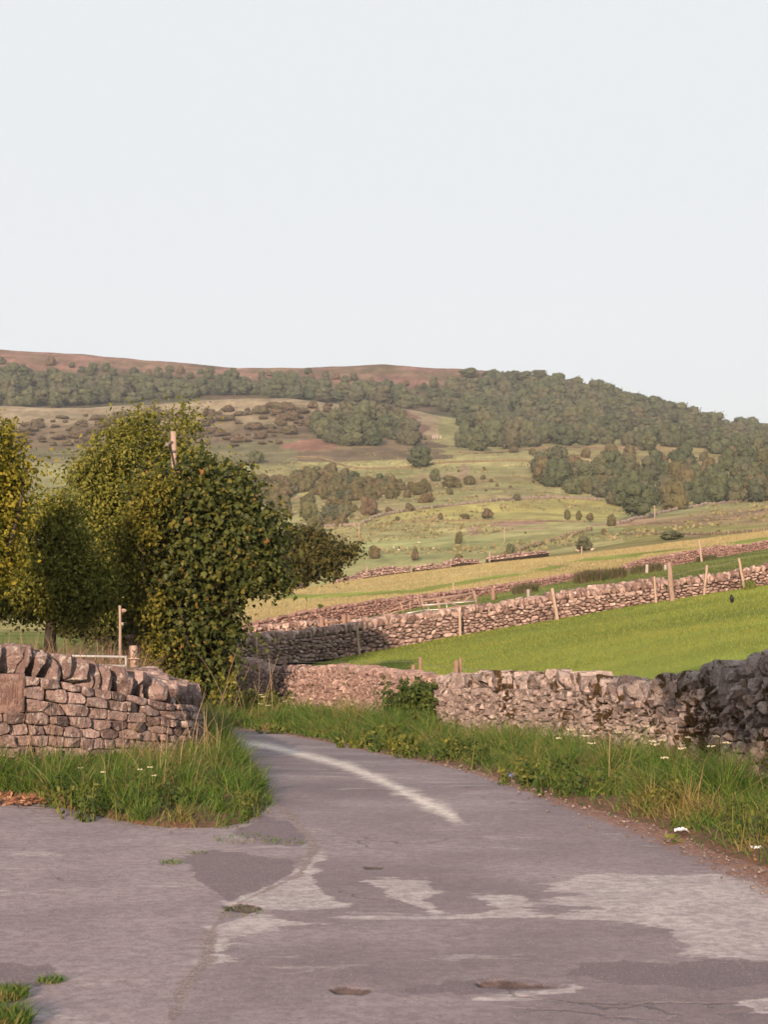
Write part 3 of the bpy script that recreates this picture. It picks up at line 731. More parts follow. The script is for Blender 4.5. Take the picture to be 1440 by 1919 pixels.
W3B = Wall([(1172, 155, 1060, 1080), (1200, 158, 1049, 1074), (1260, 163, 1039, 1063), (1310, 167, 1029, 1052), (1355, 170, 1021, 1046), (1380, 172, 1021, 1042), (1440, 176, 1013, 1035), (1580, 186, 996, 1016)], .55, .24)
w3b = thing('dry_stone_wall', 'tumbledown wall at the top of the green strip, right of the rush clumps', 'stone wall', W3B.P[len(W3B.S) // 2, :3])
wall_core(W3B, CORE, w3b); wall_face(W3B, ST_RED, w3b, .19, 1.6, 53, M=8, bulge=.09, coursed=.3, gap=.02, rings=2); wall_coping(W3B, ST_RED, w3b, 54, .18, .42, 2, lean=-10, jag=.4)
for pts, lab in (([(533, 215, 1098, 1110), (576, 217, 1089, 1098)], 'stub of broken wall beside the dark spreading tree'),
                 ([(625, 221, 1090, 1094), (660, 224, 1078, 1088), (690, 226, 1067, 1082), (740, 229, 1061, 1075), (770, 231, 1061, 1071)], 'tapering heap of broken wall at the far edge of the hay field'),
                 ([(779, 231, 1061, 1069), (812, 233, 1056, 1066), (846, 235, 1054, 1063)], 'middle piece of broken wall at the far edge of the hay field'),
                 ([(826, 237, 1059, 1064), (846, 238, 1048, 1060), (872, 239, 1045, 1055), (902, 240, 1050, 1056)], 'humped piece of broken wall beside a small round bush'),
                 ([(916, 241, 1044, 1051), (950, 243, 1038, 1047), (982, 245, 1034, 1043), (1030, 249, 1032, 1036)], 'low rightmost piece of broken wall at the hay field edge')):
    Wx = Wall(pts, .6, .3); wx = thing('dry_stone_wall', lab, 'stone wall', Wx.P[0, :3])
    wall_core(Wx, CORE, wx); wall_face(Wx, ST_FAR, wx, .24, 1.5, 61, M=7, bulge=.12, coursed=.2, gap=.03, rings=2); wall_coping(Wx, ST_FAR, wx, 62, .2, .5, 2, jag=.5)
# thin far walls and hedge banks across the valley
def far_wall(name, label, pix, lo, hgt, thick, mat, seed):
    rg = np.random.default_rng(seed); P = []
    for i in range(len(pix) - 1):
        for t_ in np.linspace(0, 1, max(2, int(abs(pix[i + 1][0] - pix[i][0]) / 4)), endpoint=False):
            P.append(ground_at(pix[i][0] + (pix[i + 1][0] - pix[i][0]) * t_, pix[i][1] + (pix[i + 1][1] - pix[i][1]) * t_, lo))
    P = np.array(P); P[:, 1] = np.convolve(np.pad(P[:, 1], 4, mode='edge'), np.ones(9) / 9, 'valid'); P[:, 2] = G(P[:, 0], P[:, 1])
    mb = MB(); 
    for i in range(len(P) - 1):
        d_ = P[i + 1] - P[i]; L_ = np.linalg.norm(d_); n_ = max(1, int(L_ / 1.3))
        ang = math.atan2(d_[1], d_[0]); M3 = np.array(Matrix.Rotation(ang, 3, 'Z'))
        for k in range(n_):
            c = P[i] + d_ * (k + .5) / n_; hh = hgt * rg.uniform(.75, 1.15)
            rock(mb, (c[0], c[1], c[2] + hh / 2 - .1), (L_ / n_ * 1.15, thick, hh + .2), M3, rg, 2, rnd=.25, cuts=2)
    o = mb.build(name, mat, None, False, tuple(P[len(P) // 2])); tag(o, label, 'wall' if 'hedge' not in name else 'hedge')
FW = plain_mat('distant_wall_stone', (.24, .19, .155), (.15, .12, .10), .8); FH = plain_mat('distant_hedge', (.15, .12, .07), (.19, .15, .095), .5)
far_wall('field_wall', 'pale wall line curving across the valley below the scrub', [(500, 1000), (600, 988), (647, 998)][:2] + [(680, 985), (707, 968), (780, 956), (860, 947), (947, 938), (1040, 933), (1130, 938)], 330, .9, .7, FW, 1)
far_wall('field_hedge', 'thin dark boundary line across the valley field below the three small trees', [(700, 984), (760, 979), (880, 977), (960, 977), (1100, 979)], 330, .55, .7, FH, 2)
far_wall('field_wall', 'dark wall slanting up from the hay field past the round bushes', [(973, 1034), (1027, 1017), (1070, 1005), (1110, 993)], 255, .9, .9, FH, 3)
far_wall('field_wall', 'wall along the foot of the wooded belt on the right slope', [(1160, 983), (1193, 975), (1260, 957), (1340, 945), (1440, 936)], 262, .8, .8, FW, 4)
far_wall('field_wall', 'middle wall line crossing the right slope', [(1153, 988), (1220, 982), (1293, 978), (1440, 969)], 262, .5, .7, FH, 5)
far_wall('field_wall', 'lowest wall line crossing the right slope behind the wide bush', [(1147, 1003), (1227, 1001), (1327, 1003), (1440, 995)], 262, .5, .7, FH, 6)
far_wall('field_wall', 'wall line below the pale fields and the round dark tree', [(557, 858), (607, 858), (630, 869), (645, 877), (700, 880), (757, 878), (830, 868), (960, 864), (1010, 866)], 560, 1.0, .9, FH, 7)
far_wall('field_wall', 'wall line along the upper edge of the pale fields under the wood', [(850, 848), (900, 852), (1000, 842), (1100, 838), (1190, 842), (1300, 852)], 600, 1.0, .9, FH, 8)
# ------------------------------------------------------------------ leaves, crowns, trees
def tmpl_maple():
    a = np.array([(0, -.05), (.22, -.02), (.46, .10), (.34, .26), (.58, .52), (.30, .52), (.26, .68), (0, 1.02), (-.26, .68), (-.30, .52), (-.58, .52), (-.34, .26), (-.46, .10), (-.22, -.02)])
    V = np.column_stack([a[:, 0], a[:, 1], -.28 * np.abs(a[:, 0]) - .12 * a[:, 1] ** 2])
    V = np.vstack([V, [[0, .30, .02]]]); n = len(a)
    return V, np.array([[i, (i + 1) % n, n] for i in range(n)])
def tmpl_oval():
    V = np.array([(0, 0, 0), (.30, .35, -.08), (.22, .75, -.12), (0, 1.05, -.14), (-.22, .75, -.12), (-.30, .35, -.08), (0, .5, .03)])
    return V, np.array([[i, (i + 1) % 6, 6] for i in range(6)])
def tmpl_diamond():
    return np.array([(0, 0, 0), (.36, .5, -.08), (0, 1., -.1), (-.36, .5, -.08)]), np.array([[0, 1, 3], [1, 2, 3]])
MAPLE, OVAL, DIAM = tmpl_maple(), tmpl_oval(), tmpl_diamond()
def norm(v): return v / (np.linalg.norm(v, axis=-1, keepdims=True) + 1e-9)
def leaves(P, Nrm, size, tm, rg, droop=.5):
    """one leaf per row of P, facing about Nrm, tip drooping"""
    n = len(P); N = norm(Nrm)
    d = rg.normal(size=(n, 3)); d[:, 2] -= droop * 1.6
    Y = norm(d - N * np.sum(d * N, 1)[:, None]); X = np.cross(Y, N)
    V, Fc = tm; s = (size * rg.uniform(.5, 1.45, n))[:, None, None]
    W = (V[None, :, 0, None] * X[:, None] + V[None, :, 1, None] * Y[:, None] + V[None, :, 2, None] * N[:, None]) * s + P[:, None]
    Q = (Fc[None] + (np.arange(n) * len(V))[:, None, None]).reshape(-1, Fc.shape[1])
    return W.reshape(-1, 3), Q
def rand_dir(n, rg): return norm(rg.normal(size=(n, 3)))
def crown_points(blobs, n, rg, k=28, spread=.30, hollow=.62, lumps=.16, outer=1.04):
    """leaf positions and outward directions in clumps through the outer shell of a union of ellipsoids"""
    B = np.array(blobs, float); c = B[:, :3]; r = np.maximum(B[:, 3:6] - .5 * spread, .5 * B[:, 3:6])
    area = (r[:, 0] * r[:, 1] + r[:, 1] * r[:, 2] + r[:, 0] * r[:, 2]); area /= area.sum()
    m = int(n / k * 1.25) + 4; bi = rg.choice(len(B), m, p=area)
    d = rand_dir(m, rg); rad = hollow + (outer - hollow) * rg.random(m) ** .55
    lump = 1 + lumps * np.sin(d @ rg.normal(size=3) * 5 + 1) * np.sin(d @ rg.normal(size=3) * 6)
    P = c[bi] + d * r[bi] * (rad * lump)[:, None]
    deep = np.zeros(m, bool)
    for j in range(len(B)):
        q = np.linalg.norm((P - c[j]) / r[j], axis=1); deep |= (q < hollow * .92) & (bi != j)
    P, d = P[~deep], d[~deep]
    sz = spread * rg.uniform(.6, 1.5, len(P)); kk = rg.integers(int(k * .5), int(k * 1.5), len(P))
    idx = np.repeat(np.arange(len(P)), kk)
    g = rg.normal(size=(len(idx), 3)) * np.array([1, 1, .7])
    Q = P[idx] + g * sz[idx][:, None] * .55
    Nn = norm(d[idx] * .5 + norm(g) * .45 + np.array([0, 0, .45]) + rg.normal(size=g.shape) * .75)
    return Q, Nn, P, d
def limb_path(a, b_, rg, sag=.12, n=6):
    a, b_ = np.array(a), np.array(b_); t_ = np.linspace(0, 1, n)[:, None]
    L_ = np.linalg.norm(b_ - a)
    mid = rg.normal(size=3) * sag * L_
    P = a + (b_ - a) * t_ + np.sin(t_ * math.pi) * mid; P[:, 2] += np.sin(t_[:, 0] * math.pi) * L_ * .06
    return P
def tree(name, label, cat, base, blobs, n, size, tm, mat, bark, seed, trunk_r=.15, trunk_top=None, droop=.5, k=28, spread=.3, hollow=.62, limbs=14, shoots=0, lumps=.16, group=None, lean=0):
    rg = np.random.default_rng(seed); root = thing(name, label, cat, base, group)
    Q, Nn, CP, cd = crown_points(blobs, n, rg, k, spread, hollow, lumps)
    if shoots:
        top = np.argsort(-CP[:, 2] + rg.normal(size=len(CP)) * .6)[:shoots]
        eQ, eN = [], []
        for i in top:
            L_ = rg.uniform(.25, .75); t_ = rg.random(14); dirv = norm(cd[i] * .4 + np.array([rg.normal() * .3, rg.normal() * .3, 1]))
            q = CP[i] + dirv * (t_ * L_)[:, None] + rg.normal(size=(14, 3)) * .07 * (1.2 - t_)[:, None]
            eQ.append(q); eN.append(norm(rg.normal(size=(14, 3)) + dirv * .3))
        Q = np.vstack([Q] + eQ); Nn = np.vstack([Nn] + eN)
    V, Fc = leaves(Q, Nn, size, tm, rg, droop)
    obj('crown', V, Fc, mat, root)
    mb = MB(); base = np.array(base, float); B = np.array(blobs, float); cen = B[:, :3].mean(0)
    tt = np.array(trunk_top if trunk_top is not None else (cen[0], cen[1], base[2] + (cen[2] - base[2]) * .55))
    tp = limb_path(base - [0, 0, .3], tt, rg, .03, 8); flare = np.linspace(0, 1, 8)
    mb.tube(tp, trunk_r * (1.25 - .6 * flare + .6 * np.exp(-flare * 9)), 10)
    mb.build('trunk', bark, root, True)
    mb = MB()
    for i in rg.choice(len(CP), min(limbs, len(CP)), replace=False):
        t0 = tp[rg.integers(4, 8)]; P = limb_path(t0, CP[i] - cd[i] * .1, rg, .1, 7)
        mb.tube(P, np.linspace(trunk_r * .26, .008, 7), 6)
    if mb.n: mb.build('limbs', bark, root, True)
    return root
BARK = wood_mat('bark', (.060, .046, .036), (.035, .027, .022))
def blob(px, py, rx, ry, d, depth=None):
    """an ellipsoid of crown, its middle seen at a pixel from depth d; radii in photo pixels turned into metres"""
    c = at(px, py, d); m = d / F
    return (*c, rx * m, (depth if depth else (rx + ry) / 2) * m, ry * m)

L_SYC = leaf_mat('sycamore_leaf', [(0, (.024, .031, .010)), (.4, (.046, .060, .016)), (.75, (.088, .100, .026)), (.97, (.14, .122, .026)), (.994, (.17, .11, .03)), (1, (.22, .10, .04))], .24, rough=.42,
                 spots=(.9, .68, [(0, (.11, .07, .02)), (.5, (.135, .115, .026)), (.95, (.15, .12, .028)), (1, (.26, .10, .04))]))
L_YEL = leaf_mat('yellow_green_leaf', [(0, (.085, .090, .012)), (.5, (.19, .175, .022)), (1, (.30, .25, .035))], .40, rough=.5)
L_MID = leaf_mat('field_maple_leaf', [(0, (.060, .072, .011)), (.5, (.140, .145, .024)), (1, (.26, .24, .052))], .36, rough=.5)
L_DRK = leaf_mat('dark_leaf', [(0, (.032, .036, .012)), (.5, (.062, .064, .020)), (1, (.105, .100, .030))], .25, rough=.55)
L_OAK = leaf_mat('oak_leaf', [(0, (.028, .030, .009)), (.5, (.062, .058, .016)), (1, (.115, .10, .028))], .28)
L_HAZ = leaf_mat('hazel_leaf', [(0, (.060, .064, .010)), (.5, (.13, .122, .020)), (1, (.24, .205, .035))], .36)
L_WEED = leaf_mat('weed_leaf', [(0, (.05, .07, .016)), (.6, (.10, .12, .026)), (1, (.17, .17, .045))], .3)
def gz(x, y): return float(G(x, y))

# the big sycamore bush by the bend
d = 38.0; c = at(385, 1300, d)
tree('sycamore_bush', 'dense dark green sycamore bush with reddish leaf tips at the bend of the lane', 'bush', (c[0], d, gz(c[0], d)),
     [blob(400, 1000, 118, 118, d), blob(335, 955, 78, 75, d), blob(468, 1012, 68, 72, d), blob(420, 925, 72, 56, d), blob(318, 1075, 88, 100, d), blob(455, 1080, 66, 60, d), blob(360, 1180, 80, 100, d), blob(322, 1245, 68, 62, d),
      blob(425, 1175, 50, 60, d), blob(398, 1262, 62, 55, d), blob(500, 1068, 40, 38, d), blob(268, 1140, 36, 70, d + .4), blob(522, 985, 22, 24, d), blob(265, 1230, 30, 55, d + .5), blob(280, 905, 28, 22, d), blob(380, 880, 50, 22, d), blob(522, 1095, 26, 18, d)],
     31000, .103, MAPLE, L_SYC, BARK, 101, .14, droop=1.1, k=75, spread=.42, hollow=.45, limbs=16, shoots=60, lumps=.26)
d = 37.0; c = at(275, 1290, d)
tree('hazel_bush', 'yellow-green bush pressed against the sycamore bush, beside the footpath sign', 'bush', (c[0], d, gz(c[0], d)),
     [blob(298, 925, 48, 36, d), blob(266, 985, 40, 52, d), blob(250, 1050, 34, 60, d), blob(270, 1130, 36, 60, d), blob(280, 1210, 40, 55, d), blob(292, 1262, 36, 40, d), blob(238, 1010, 20, 26, d)],
     9000, .085, OVAL, L_HAZ, BARK, 108, .07, droop=.5, k=60, spread=.36, hollow=.42, limbs=4, shoots=40, lumps=.25)
# the taller tree behind it
d = 48.0; c = at(335, 1270, d)
tree('maple_tree', 'tall yellow-green tree rising behind the sycamore bush, wrapped round the wooden pole', 'tree', (c[0], d, gz(c[0], d)),
     [blob(250, 850, 82, 62, d), blob(190, 900, 62, 78, d), blob(330, 858, 62, 50, d), blob(400, 886, 58, 40, d), blob(440, 912, 36, 44, d), blob(350, 800, 30, 26, d), blob(235, 970, 98, 100, d), blob(330, 960, 105, 105, d),
      blob(180, 1010, 62, 92, d), blob(240, 1090, 90, 90, d), blob(155, 885, 30, 30, d), blob(285, 800, 34, 24, d), blob(140, 862, 16, 9, d), blob(215, 815, 38, 30, d), blob(255, 790, 26, 18, d), blob(345, 778, 10, 16, d), blob(160, 940, 28, 24, d)],
     40000, .098, OVAL, L_MID, BARK, 102, .2, droop=.4, k=85, spread=.50, hollow=.42, limbs=22, shoots=150, lumps=.26)
d = 30.0; c = at(-60, 1240, d)
tree('lime_tree', 'sunlit yellow-green tree cut by the edge of the picture above the slab', 'tree', (c[0], d, gz(c[0], d)),
     [blob(-70, 880, 100, 95, d), blob(-20, 845, 52, 60, d), blob(20, 900, 46, 38, d), blob(-10, 960, 58, 56, d), blob(-60, 1020, 86, 86, d), blob(2, 1020, 36, 62, d), blob(-30, 1085, 56, 56, d), blob(50, 868, 18, 14, d), blob(30, 950, 20, 16, d)],
     20000, .078, OVAL, L_YEL, BARK, 103, .18, droop=.4, k=70, spread=.32, hollow=.42, shoots=70, lumps=.24)
d = 36.0; c = at(96, 1265, d)
tree('small_tree', 'small dark tree on a short bare trunk beyond the coping stones', 'tree', (c[0], d, gz(c[0], d)),
     [blob(75, 1000, 66, 72, d), blob(112, 955, 46, 42, d), blob(95, 1080, 80, 74, d), blob(60, 1100, 70, 64, d), blob(140, 1080, 50, 70, d), blob(38, 1138, 46, 34, d), blob(128, 1143, 48, 36, d), blob(150, 1010, 30, 40, d), blob(20, 1125, 55, 44, d), blob(172, 1120, 46, 48, d), blob(190, 1085, 36, 50, d), blob(20, 1060, 40, 50, d)],
     30000, .074, OVAL, L_MID, BARK, 104, .135, trunk_top=at(100, 1130, d), droop=.5, k=70, spread=.36, hollow=.50, shoots=70, lumps=.24)
d = 58.0; c = at(215, 1225, d)
tree('dark_tree', 'shadowy dark green tree mass between the short trunk and the footpath sign', 'tree', (c[0], d, gz(c[0], d)),
     [blob(120, 1090, 90, 70, d), blob(200, 1110, 85, 85, d), blob(170, 1150, 80, 60, d), blob(240, 1150, 60, 70, d), blob(200, 1185, 60, 34, d), blob(265, 1175, 50, 50, d)],
     16000, .13, OVAL, L_DRK, BARK, 105, .2, k=30, spread=.45, hollow=.5)
d = 95.0; c = at(425, 1112, d)
tree('oak_tree', 'dark spreading tree reaching out past the sycamore bush, above the broken wall', 'tree', (c[0], d, gz(c[0], d)),
     [blob(565, 1030, 46, 36, d), blob(612, 1030, 40, 22, d), blob(525, 1050, 50, 45, d), blob(590, 1050, 50, 26, d), blob(645, 1034, 22, 12, d), blob(566, 998, 28, 14, d), blob(618, 1062, 18, 14, d), blob(556, 1078, 38, 18, d), blob(520, 1085, 40, 22, d), blob(628, 1074, 9, 7, d), blob(668, 1026, 8, 5, d), blob(600, 1008, 22, 10, d)],
     18000, .21, OVAL, L_OAK, BARK, 106, .3, trunk_top=at(455, 1060, d), k=60, spread=.55, hollow=.42, limbs=10, shoots=24, lumps=.24)
# unseen tree added behind the camera to shade the verge and rubble wall
tree('added_shade_tree', 'broad unseen tree added behind the viewer to shade the rubble wall', 'tree', (9.5, -10, -.06),
     [(1.1, -10, 7.7, 3.2, 2.5, 2.5), (6.0, -10, 7.6, 3.4, 2.5, 2.5), (9.0, -10, 7.4, 2.6, 2.3, 2.4)],
     19000, .30, OVAL, L_DRK, BARK, 107, .3, k=24, spread=.45, hollow=.2, trunk_top=(9.2, -10, 6.5))

tree('added_shade_tree', 'unseen leafy tree added beyond the drive to shade the lower trees', 'tree', (-11.6, 18, .1),
     [(-11.8, 18, 3.4, 1.9, 2.0, 2.9), (-10.6, 18.5, 2.6, 1.5, 1.6, 2.2), (-13.2, 18, 2.8, 1.6, 1.8, 2.4)], 11000, .24, OVAL, L_DRK, BARK, 109, .2, k=24, spread=.5, hollow=.2)  # second unseen tree, added off frame so its crown darkens the lower trees
# ------------------------------------------------------------------ far trees and bushes: a few kinds, copied
def far_proto(seed, mat, flat=.85, n_leaf=2200, nb=20, leaf=.115):
    """crown of unit half-width, its foot at z=0"""
    rg = np.random.default_rng(seed); mb = MB(); B = []
    for i in range(nb):
        a = rg.uniform(0, 6.28); rr = rg.uniform(.0, .62); z = rg.uniform(.28, 1.25) * flat
        rr *= 1 - .45 * (z / flat - .3)
        B.append((rr * math.cos(a), rr * math.sin(a), z, *(rg.uniform(.22, .46, 3) * np.array([1, 1, .85]))))
    B.append((0, 0, .45 * flat, .62, .62, .5 * flat))
    V, Fc = ROCKS[6]; S = V / np.linalg.norm(V, axis=1)[:, None]
    for b_ in B:
        q = S * np.array(b_[3:6]) * .86; q = q * (1 + wobble(S, .26, 5.0, rg))[:, None] + np.array(b_[:3]); q[:, 2] = np.maximum(q[:, 2], -.05)
        mb.add(q, Fc)
    Q, Nn, _, _ = crown_points(B, n_leaf, rg, 7, .16, .88, .16, 1.14)
    Q[:, 2] = np.maximum(Q[:, 2], .02)
    V2, F2 = leaves(Q, Nn, leaf, DIAM, rg, .2); mb.add(V2, F2)
    return mesh_np('crown', np.concatenate(mb.V), [np.concatenate(v) for v in mb.F.values()], mat)
WOODL = leaf_mat('wood_foliage', [(0, (.045, .052, .026)), (.5, (.070, .074, .036)), (1, (.108, .106, .052))], 0,
                 [(0, (.044, .060, .036)), (.3, (.062, .078, .042)), (.55, (.086, .094, .050)), (.8, (.088, .082, .054)), (1, (.050, .064, .044))], .8)
SCRUB = leaf_mat('scrub_foliage', [(0, (.055, .050, .025)), (.5, (.085, .075, .035)), (1, (.12, .10, .05))], 0,
                 [(0, (.070, .072, .032)), (.4, (.095, .085, .042)), (.7, (.115, .080, .050)), (1, (.078, .090, .038))], .8)
BROWN = leaf_mat('heather_foliage', [(0, (.080, .058, .036)), (.5, (.105, .075, .046)), (1, (.14, .10, .06))], 0,
                 [(0, (.070, .060, .036)), (.5, (.092, .070, .046)), (1, (.075, .074, .040))], .85)
FARTRUNK = plain_mat('far_trunk', (.09, .07, .055))
PW = [far_proto(200 + i, WOODL, f) for i, f in enumerate((.85, .95, .8, 1.05, .9, .75))]
PS = [far_proto(220 + i, SCRUB, f) for i, f in enumerate((.7, .6, .8, .55))]
PB = [far_proto(240 + i, BROWN, f, 900, 11) for i, f in enumerate((.55, .45, .5))]
for m_ in PW + PS + PB: pass
tb = MB(); tb.tube([(0, 0, -.35), (0, 0, .2), (.03, 0, .6)], [.09, .07, .04], 6)
TRUNK_ME = mesh_np('trunk', np.concatenate(tb.V), [np.concatenate(v) for v in tb.F.values()], FARTRUNK)
prng = np.random.default_rng(99)
def far_plant(name, label, cat, px, py, wpx, hpx, protos, lo, group=None, trunk=True, g=None, lift=0.0, hi=1700):
    g = ground_at(px, py, lo, hi) if g is None else g
    m = g[1] / F; me = protos[prng.integers(len(protos))]
    root = thing(name, label, cat, g, group); root.rotation_euler = (0, 0, prng.uniform(0, 6.28))
    cz = 1.5 * .9 if True else 1
    hgt = max(v.co.z for v in me.vertices) if me.name not in HCACHE else HCACHE[me.name]
    HCACHE[me.name] = hgt
    o = link('crown', me, root); s = wpx * m / 2 / .98; o.scale = (s, s, hpx * m * (1 - lift) / hgt); o.location = (0, 0, hpx * m * lift)
    if trunk:
        t_ = link('trunk', TRUNK_ME, root); t_.scale = (s, s, hpx * m * max(lift, .2) / .35)
    return root
HCACHE = {}
def scatter(poly, n, lo, wr, hr, name, label, cat, group, protos, dmin=9, trunk=False, seed=0, hi=1700, grow=True):
    rg = np.random.default_rng(seed); P = np.array(poly); pts = []
    tries = 0
    while len(pts) < n and tries < n * 40:
        tries += 1
        q = rg.uniform(P.min(0), P.max(0))
        if not poly_mask(np.array([q[0]]), np.array([q[1]]), poly)[0]: continue
        if any(abs(q[0] - a[0]) / dmin < 1 and ((q[0] - a[0]) / dmin) ** 2 + ((q[1] - a[1]) / (dmin * .45)) ** 2 < 1 for a in pts): continue
        pts.append(q)
    for q in pts:
        w_ = rg.uniform(*wr); far_plant(name, label, cat, q[0], q[1], w_, w_ * rg.uniform(*hr), protos, lo, group, trunk, hi=hi)
    return len(pts)

# the hanging wood under the skyline
WG = 'trees of the hanging wood under the skyline'
WLAB = 'rounded woodland tree in the hanging wood below the moor edge'
n_w = 0
n_w += scatter([(-40, 712), (60, 708), (130, 722), (250, 724), (330, 738), (430, 734), (490, 722), (560, 728), (640, 740), (700, 736), (780, 748), (850, 745), (850, 775), (640, 758), (430, 742), (300, 754), (120, 764), (-40, 768)], 120, 1182, (34, 58), (.55, .8), 'woodland_tree', WLAB, 'tree', WG, PW, 23, True, 301, 1680)
n_w += scatter([(840, 735), (900, 726), (1000, 724), (1100, 735), (1200, 762), (1300, 795), (1420, 815), (1470, 835), (1440, 850), (1300, 838), (1180, 838), (1000, 832), (860, 800), (840, 770)], 175, 900, (36, 58), (.55, .8), 'woodland_tree', WLAB, 'tree', WG, PW, 20, True, 302, 1680)
# smaller scrubby trees thinning out upward into the moor
scatter([(-20, 682), (100, 684), (250, 694), (420, 700), (560, 700), (700, 712), (860, 722), (860, 735), (600, 718), (300, 715), (-20, 706)], 45, 1182, (14, 26), (.6, .9), 'moor_edge_scrub', 'low scrubby tree thinning out up the moor slope', 'scrub', 'scrub along the moor edge', PW + PB, 18, False, 303, 1680)
# along the wooded skyline
SKYL = [(880, 700), (920, 703), (960, 703), (985, 706), (1010, 704), (1040, 708), (1062, 712), (1090, 713), (1118, 718), (1145, 725), (1172, 733), (1200, 743), (1228, 754), (1255, 764), (1285, 776), (1312, 785), (1342, 793), (1372, 803), (1402, 812), (1432, 820), (1455, 826)]
for i, (x_, y_) in enumerate(SKYL):
    far_plant('woodland_tree', 'tree crowning the wooded skyline above the hanging wood', 'tree', x_, y_ + 8, prng.uniform(38, 56), prng.uniform(15, 21), PW, 1190, 'trees along the wooded skyline', True, hi=1600)
# copse on the hillock, grove at the wood's foot
scatter([(590, 812), (640, 800), (700, 795), (770, 812), (782, 834), (720, 840), (660, 838), (596, 828)], 15, 700, (48, 68), (.72, .95), 'copse_tree', 'dark rounded tree in the copse on the hillock', 'tree', 'trees of the copse on the hillock', PW[:3], 26, True, 304)
scatter([(862, 835), (900, 822), (990, 822), (1000, 838), (930, 848), (880, 850)], 9, 700, (50, 66), (.85, 1.05), 'grove_tree', 'tall rounded tree in the grove at the foot of the wood', 'tree', 'trees of the grove below the wood', PW[:3], 26, True, 305)
for x_, y_, w_, h_ in [(1000, 838, 44, 40), (1062, 838, 52, 44), (1095, 838, 40, 36), (1215, 845, 46, 40), (1268, 838, 44, 44), (1345, 850, 60, 46), (1385, 856, 50, 44), (1420, 862, 56, 46)]:
    far_plant('field_tree', 'tree standing at the wood edge beside the upper field wall', 'tree', x_, y_, w_, h_, PW, 620, 'trees along the upper field wall', True)
# bench scrub: dark heather and bracken bushes
scatter([(-10, 790), (200, 778), (380, 772), (470, 762), (560, 765), (600, 790), (570, 830), (430, 838), (300, 840), (-10, 835)], 190, 800, (14, 44), (.25, .48), 'heather_bush', 'brown heathery bush on the bench below the wood', 'bush', 'heathery bushes on the bench', PB, 8, False, 306, 1150)
scatter([(570, 756), (700, 760), (770, 790), (720, 800), (600, 790)], 14, 800, (14, 30), (.35, .6), 'heather_bush', 'brown heathery bush on the hillock behind the copse', 'bush', 'heathery bushes on the hillock', PB, 15, False, 307, 1150)
# scrub belt across the mid valley
scatter([(480, 905), (560, 895), (640, 893), (740, 905), (800, 915), (800, 930), (700, 940), (560, 935), (480, 945)], 84, 420, (20, 42), (.55, .8), 'hawthorn_scrub', 'dull green hawthorn in the scrub belt across the mid valley', 'bush', 'hawthorns of the scrub belt', PS + PW[:1], 11, False, 308)
scatter([(500, 950), (600, 945), (650, 955), (640, 990), (600, 1010), (560, 990)], 16, 330, (26, 46), (.6, .95), 'hawthorn_scrub', 'hawthorn on the valley slope behind the dark spreading tree', 'bush', 'hawthorns behind the spreading tree', PS + PW[:1], 17, False, 309)
# wooded belt on the right slope
scatter([(1015, 880), (1080, 885), (1160, 890), (1440, 872), (1460, 940), (1300, 948), (1200, 962), (1130, 945), (1060, 930), (1010, 905)], 62, 440, (34, 62), (.7, 1.0), 'belt_tree', 'bushy tree in the wooded belt on the right slope', 'tree', 'trees of the wooded belt', PW + PW + PS[:2], 23, True, 310)
scatter([(1020, 870), (1100, 855), (1440, 862), (1440, 880), (1100, 890)], 20, 560, (20, 40), (.6, .9), 'hawthorn_scrub', 'hawthorn scrub thinning out above the wooded belt', 'bush', 'hawthorns above the wooded belt', PS, 18, False, 311)
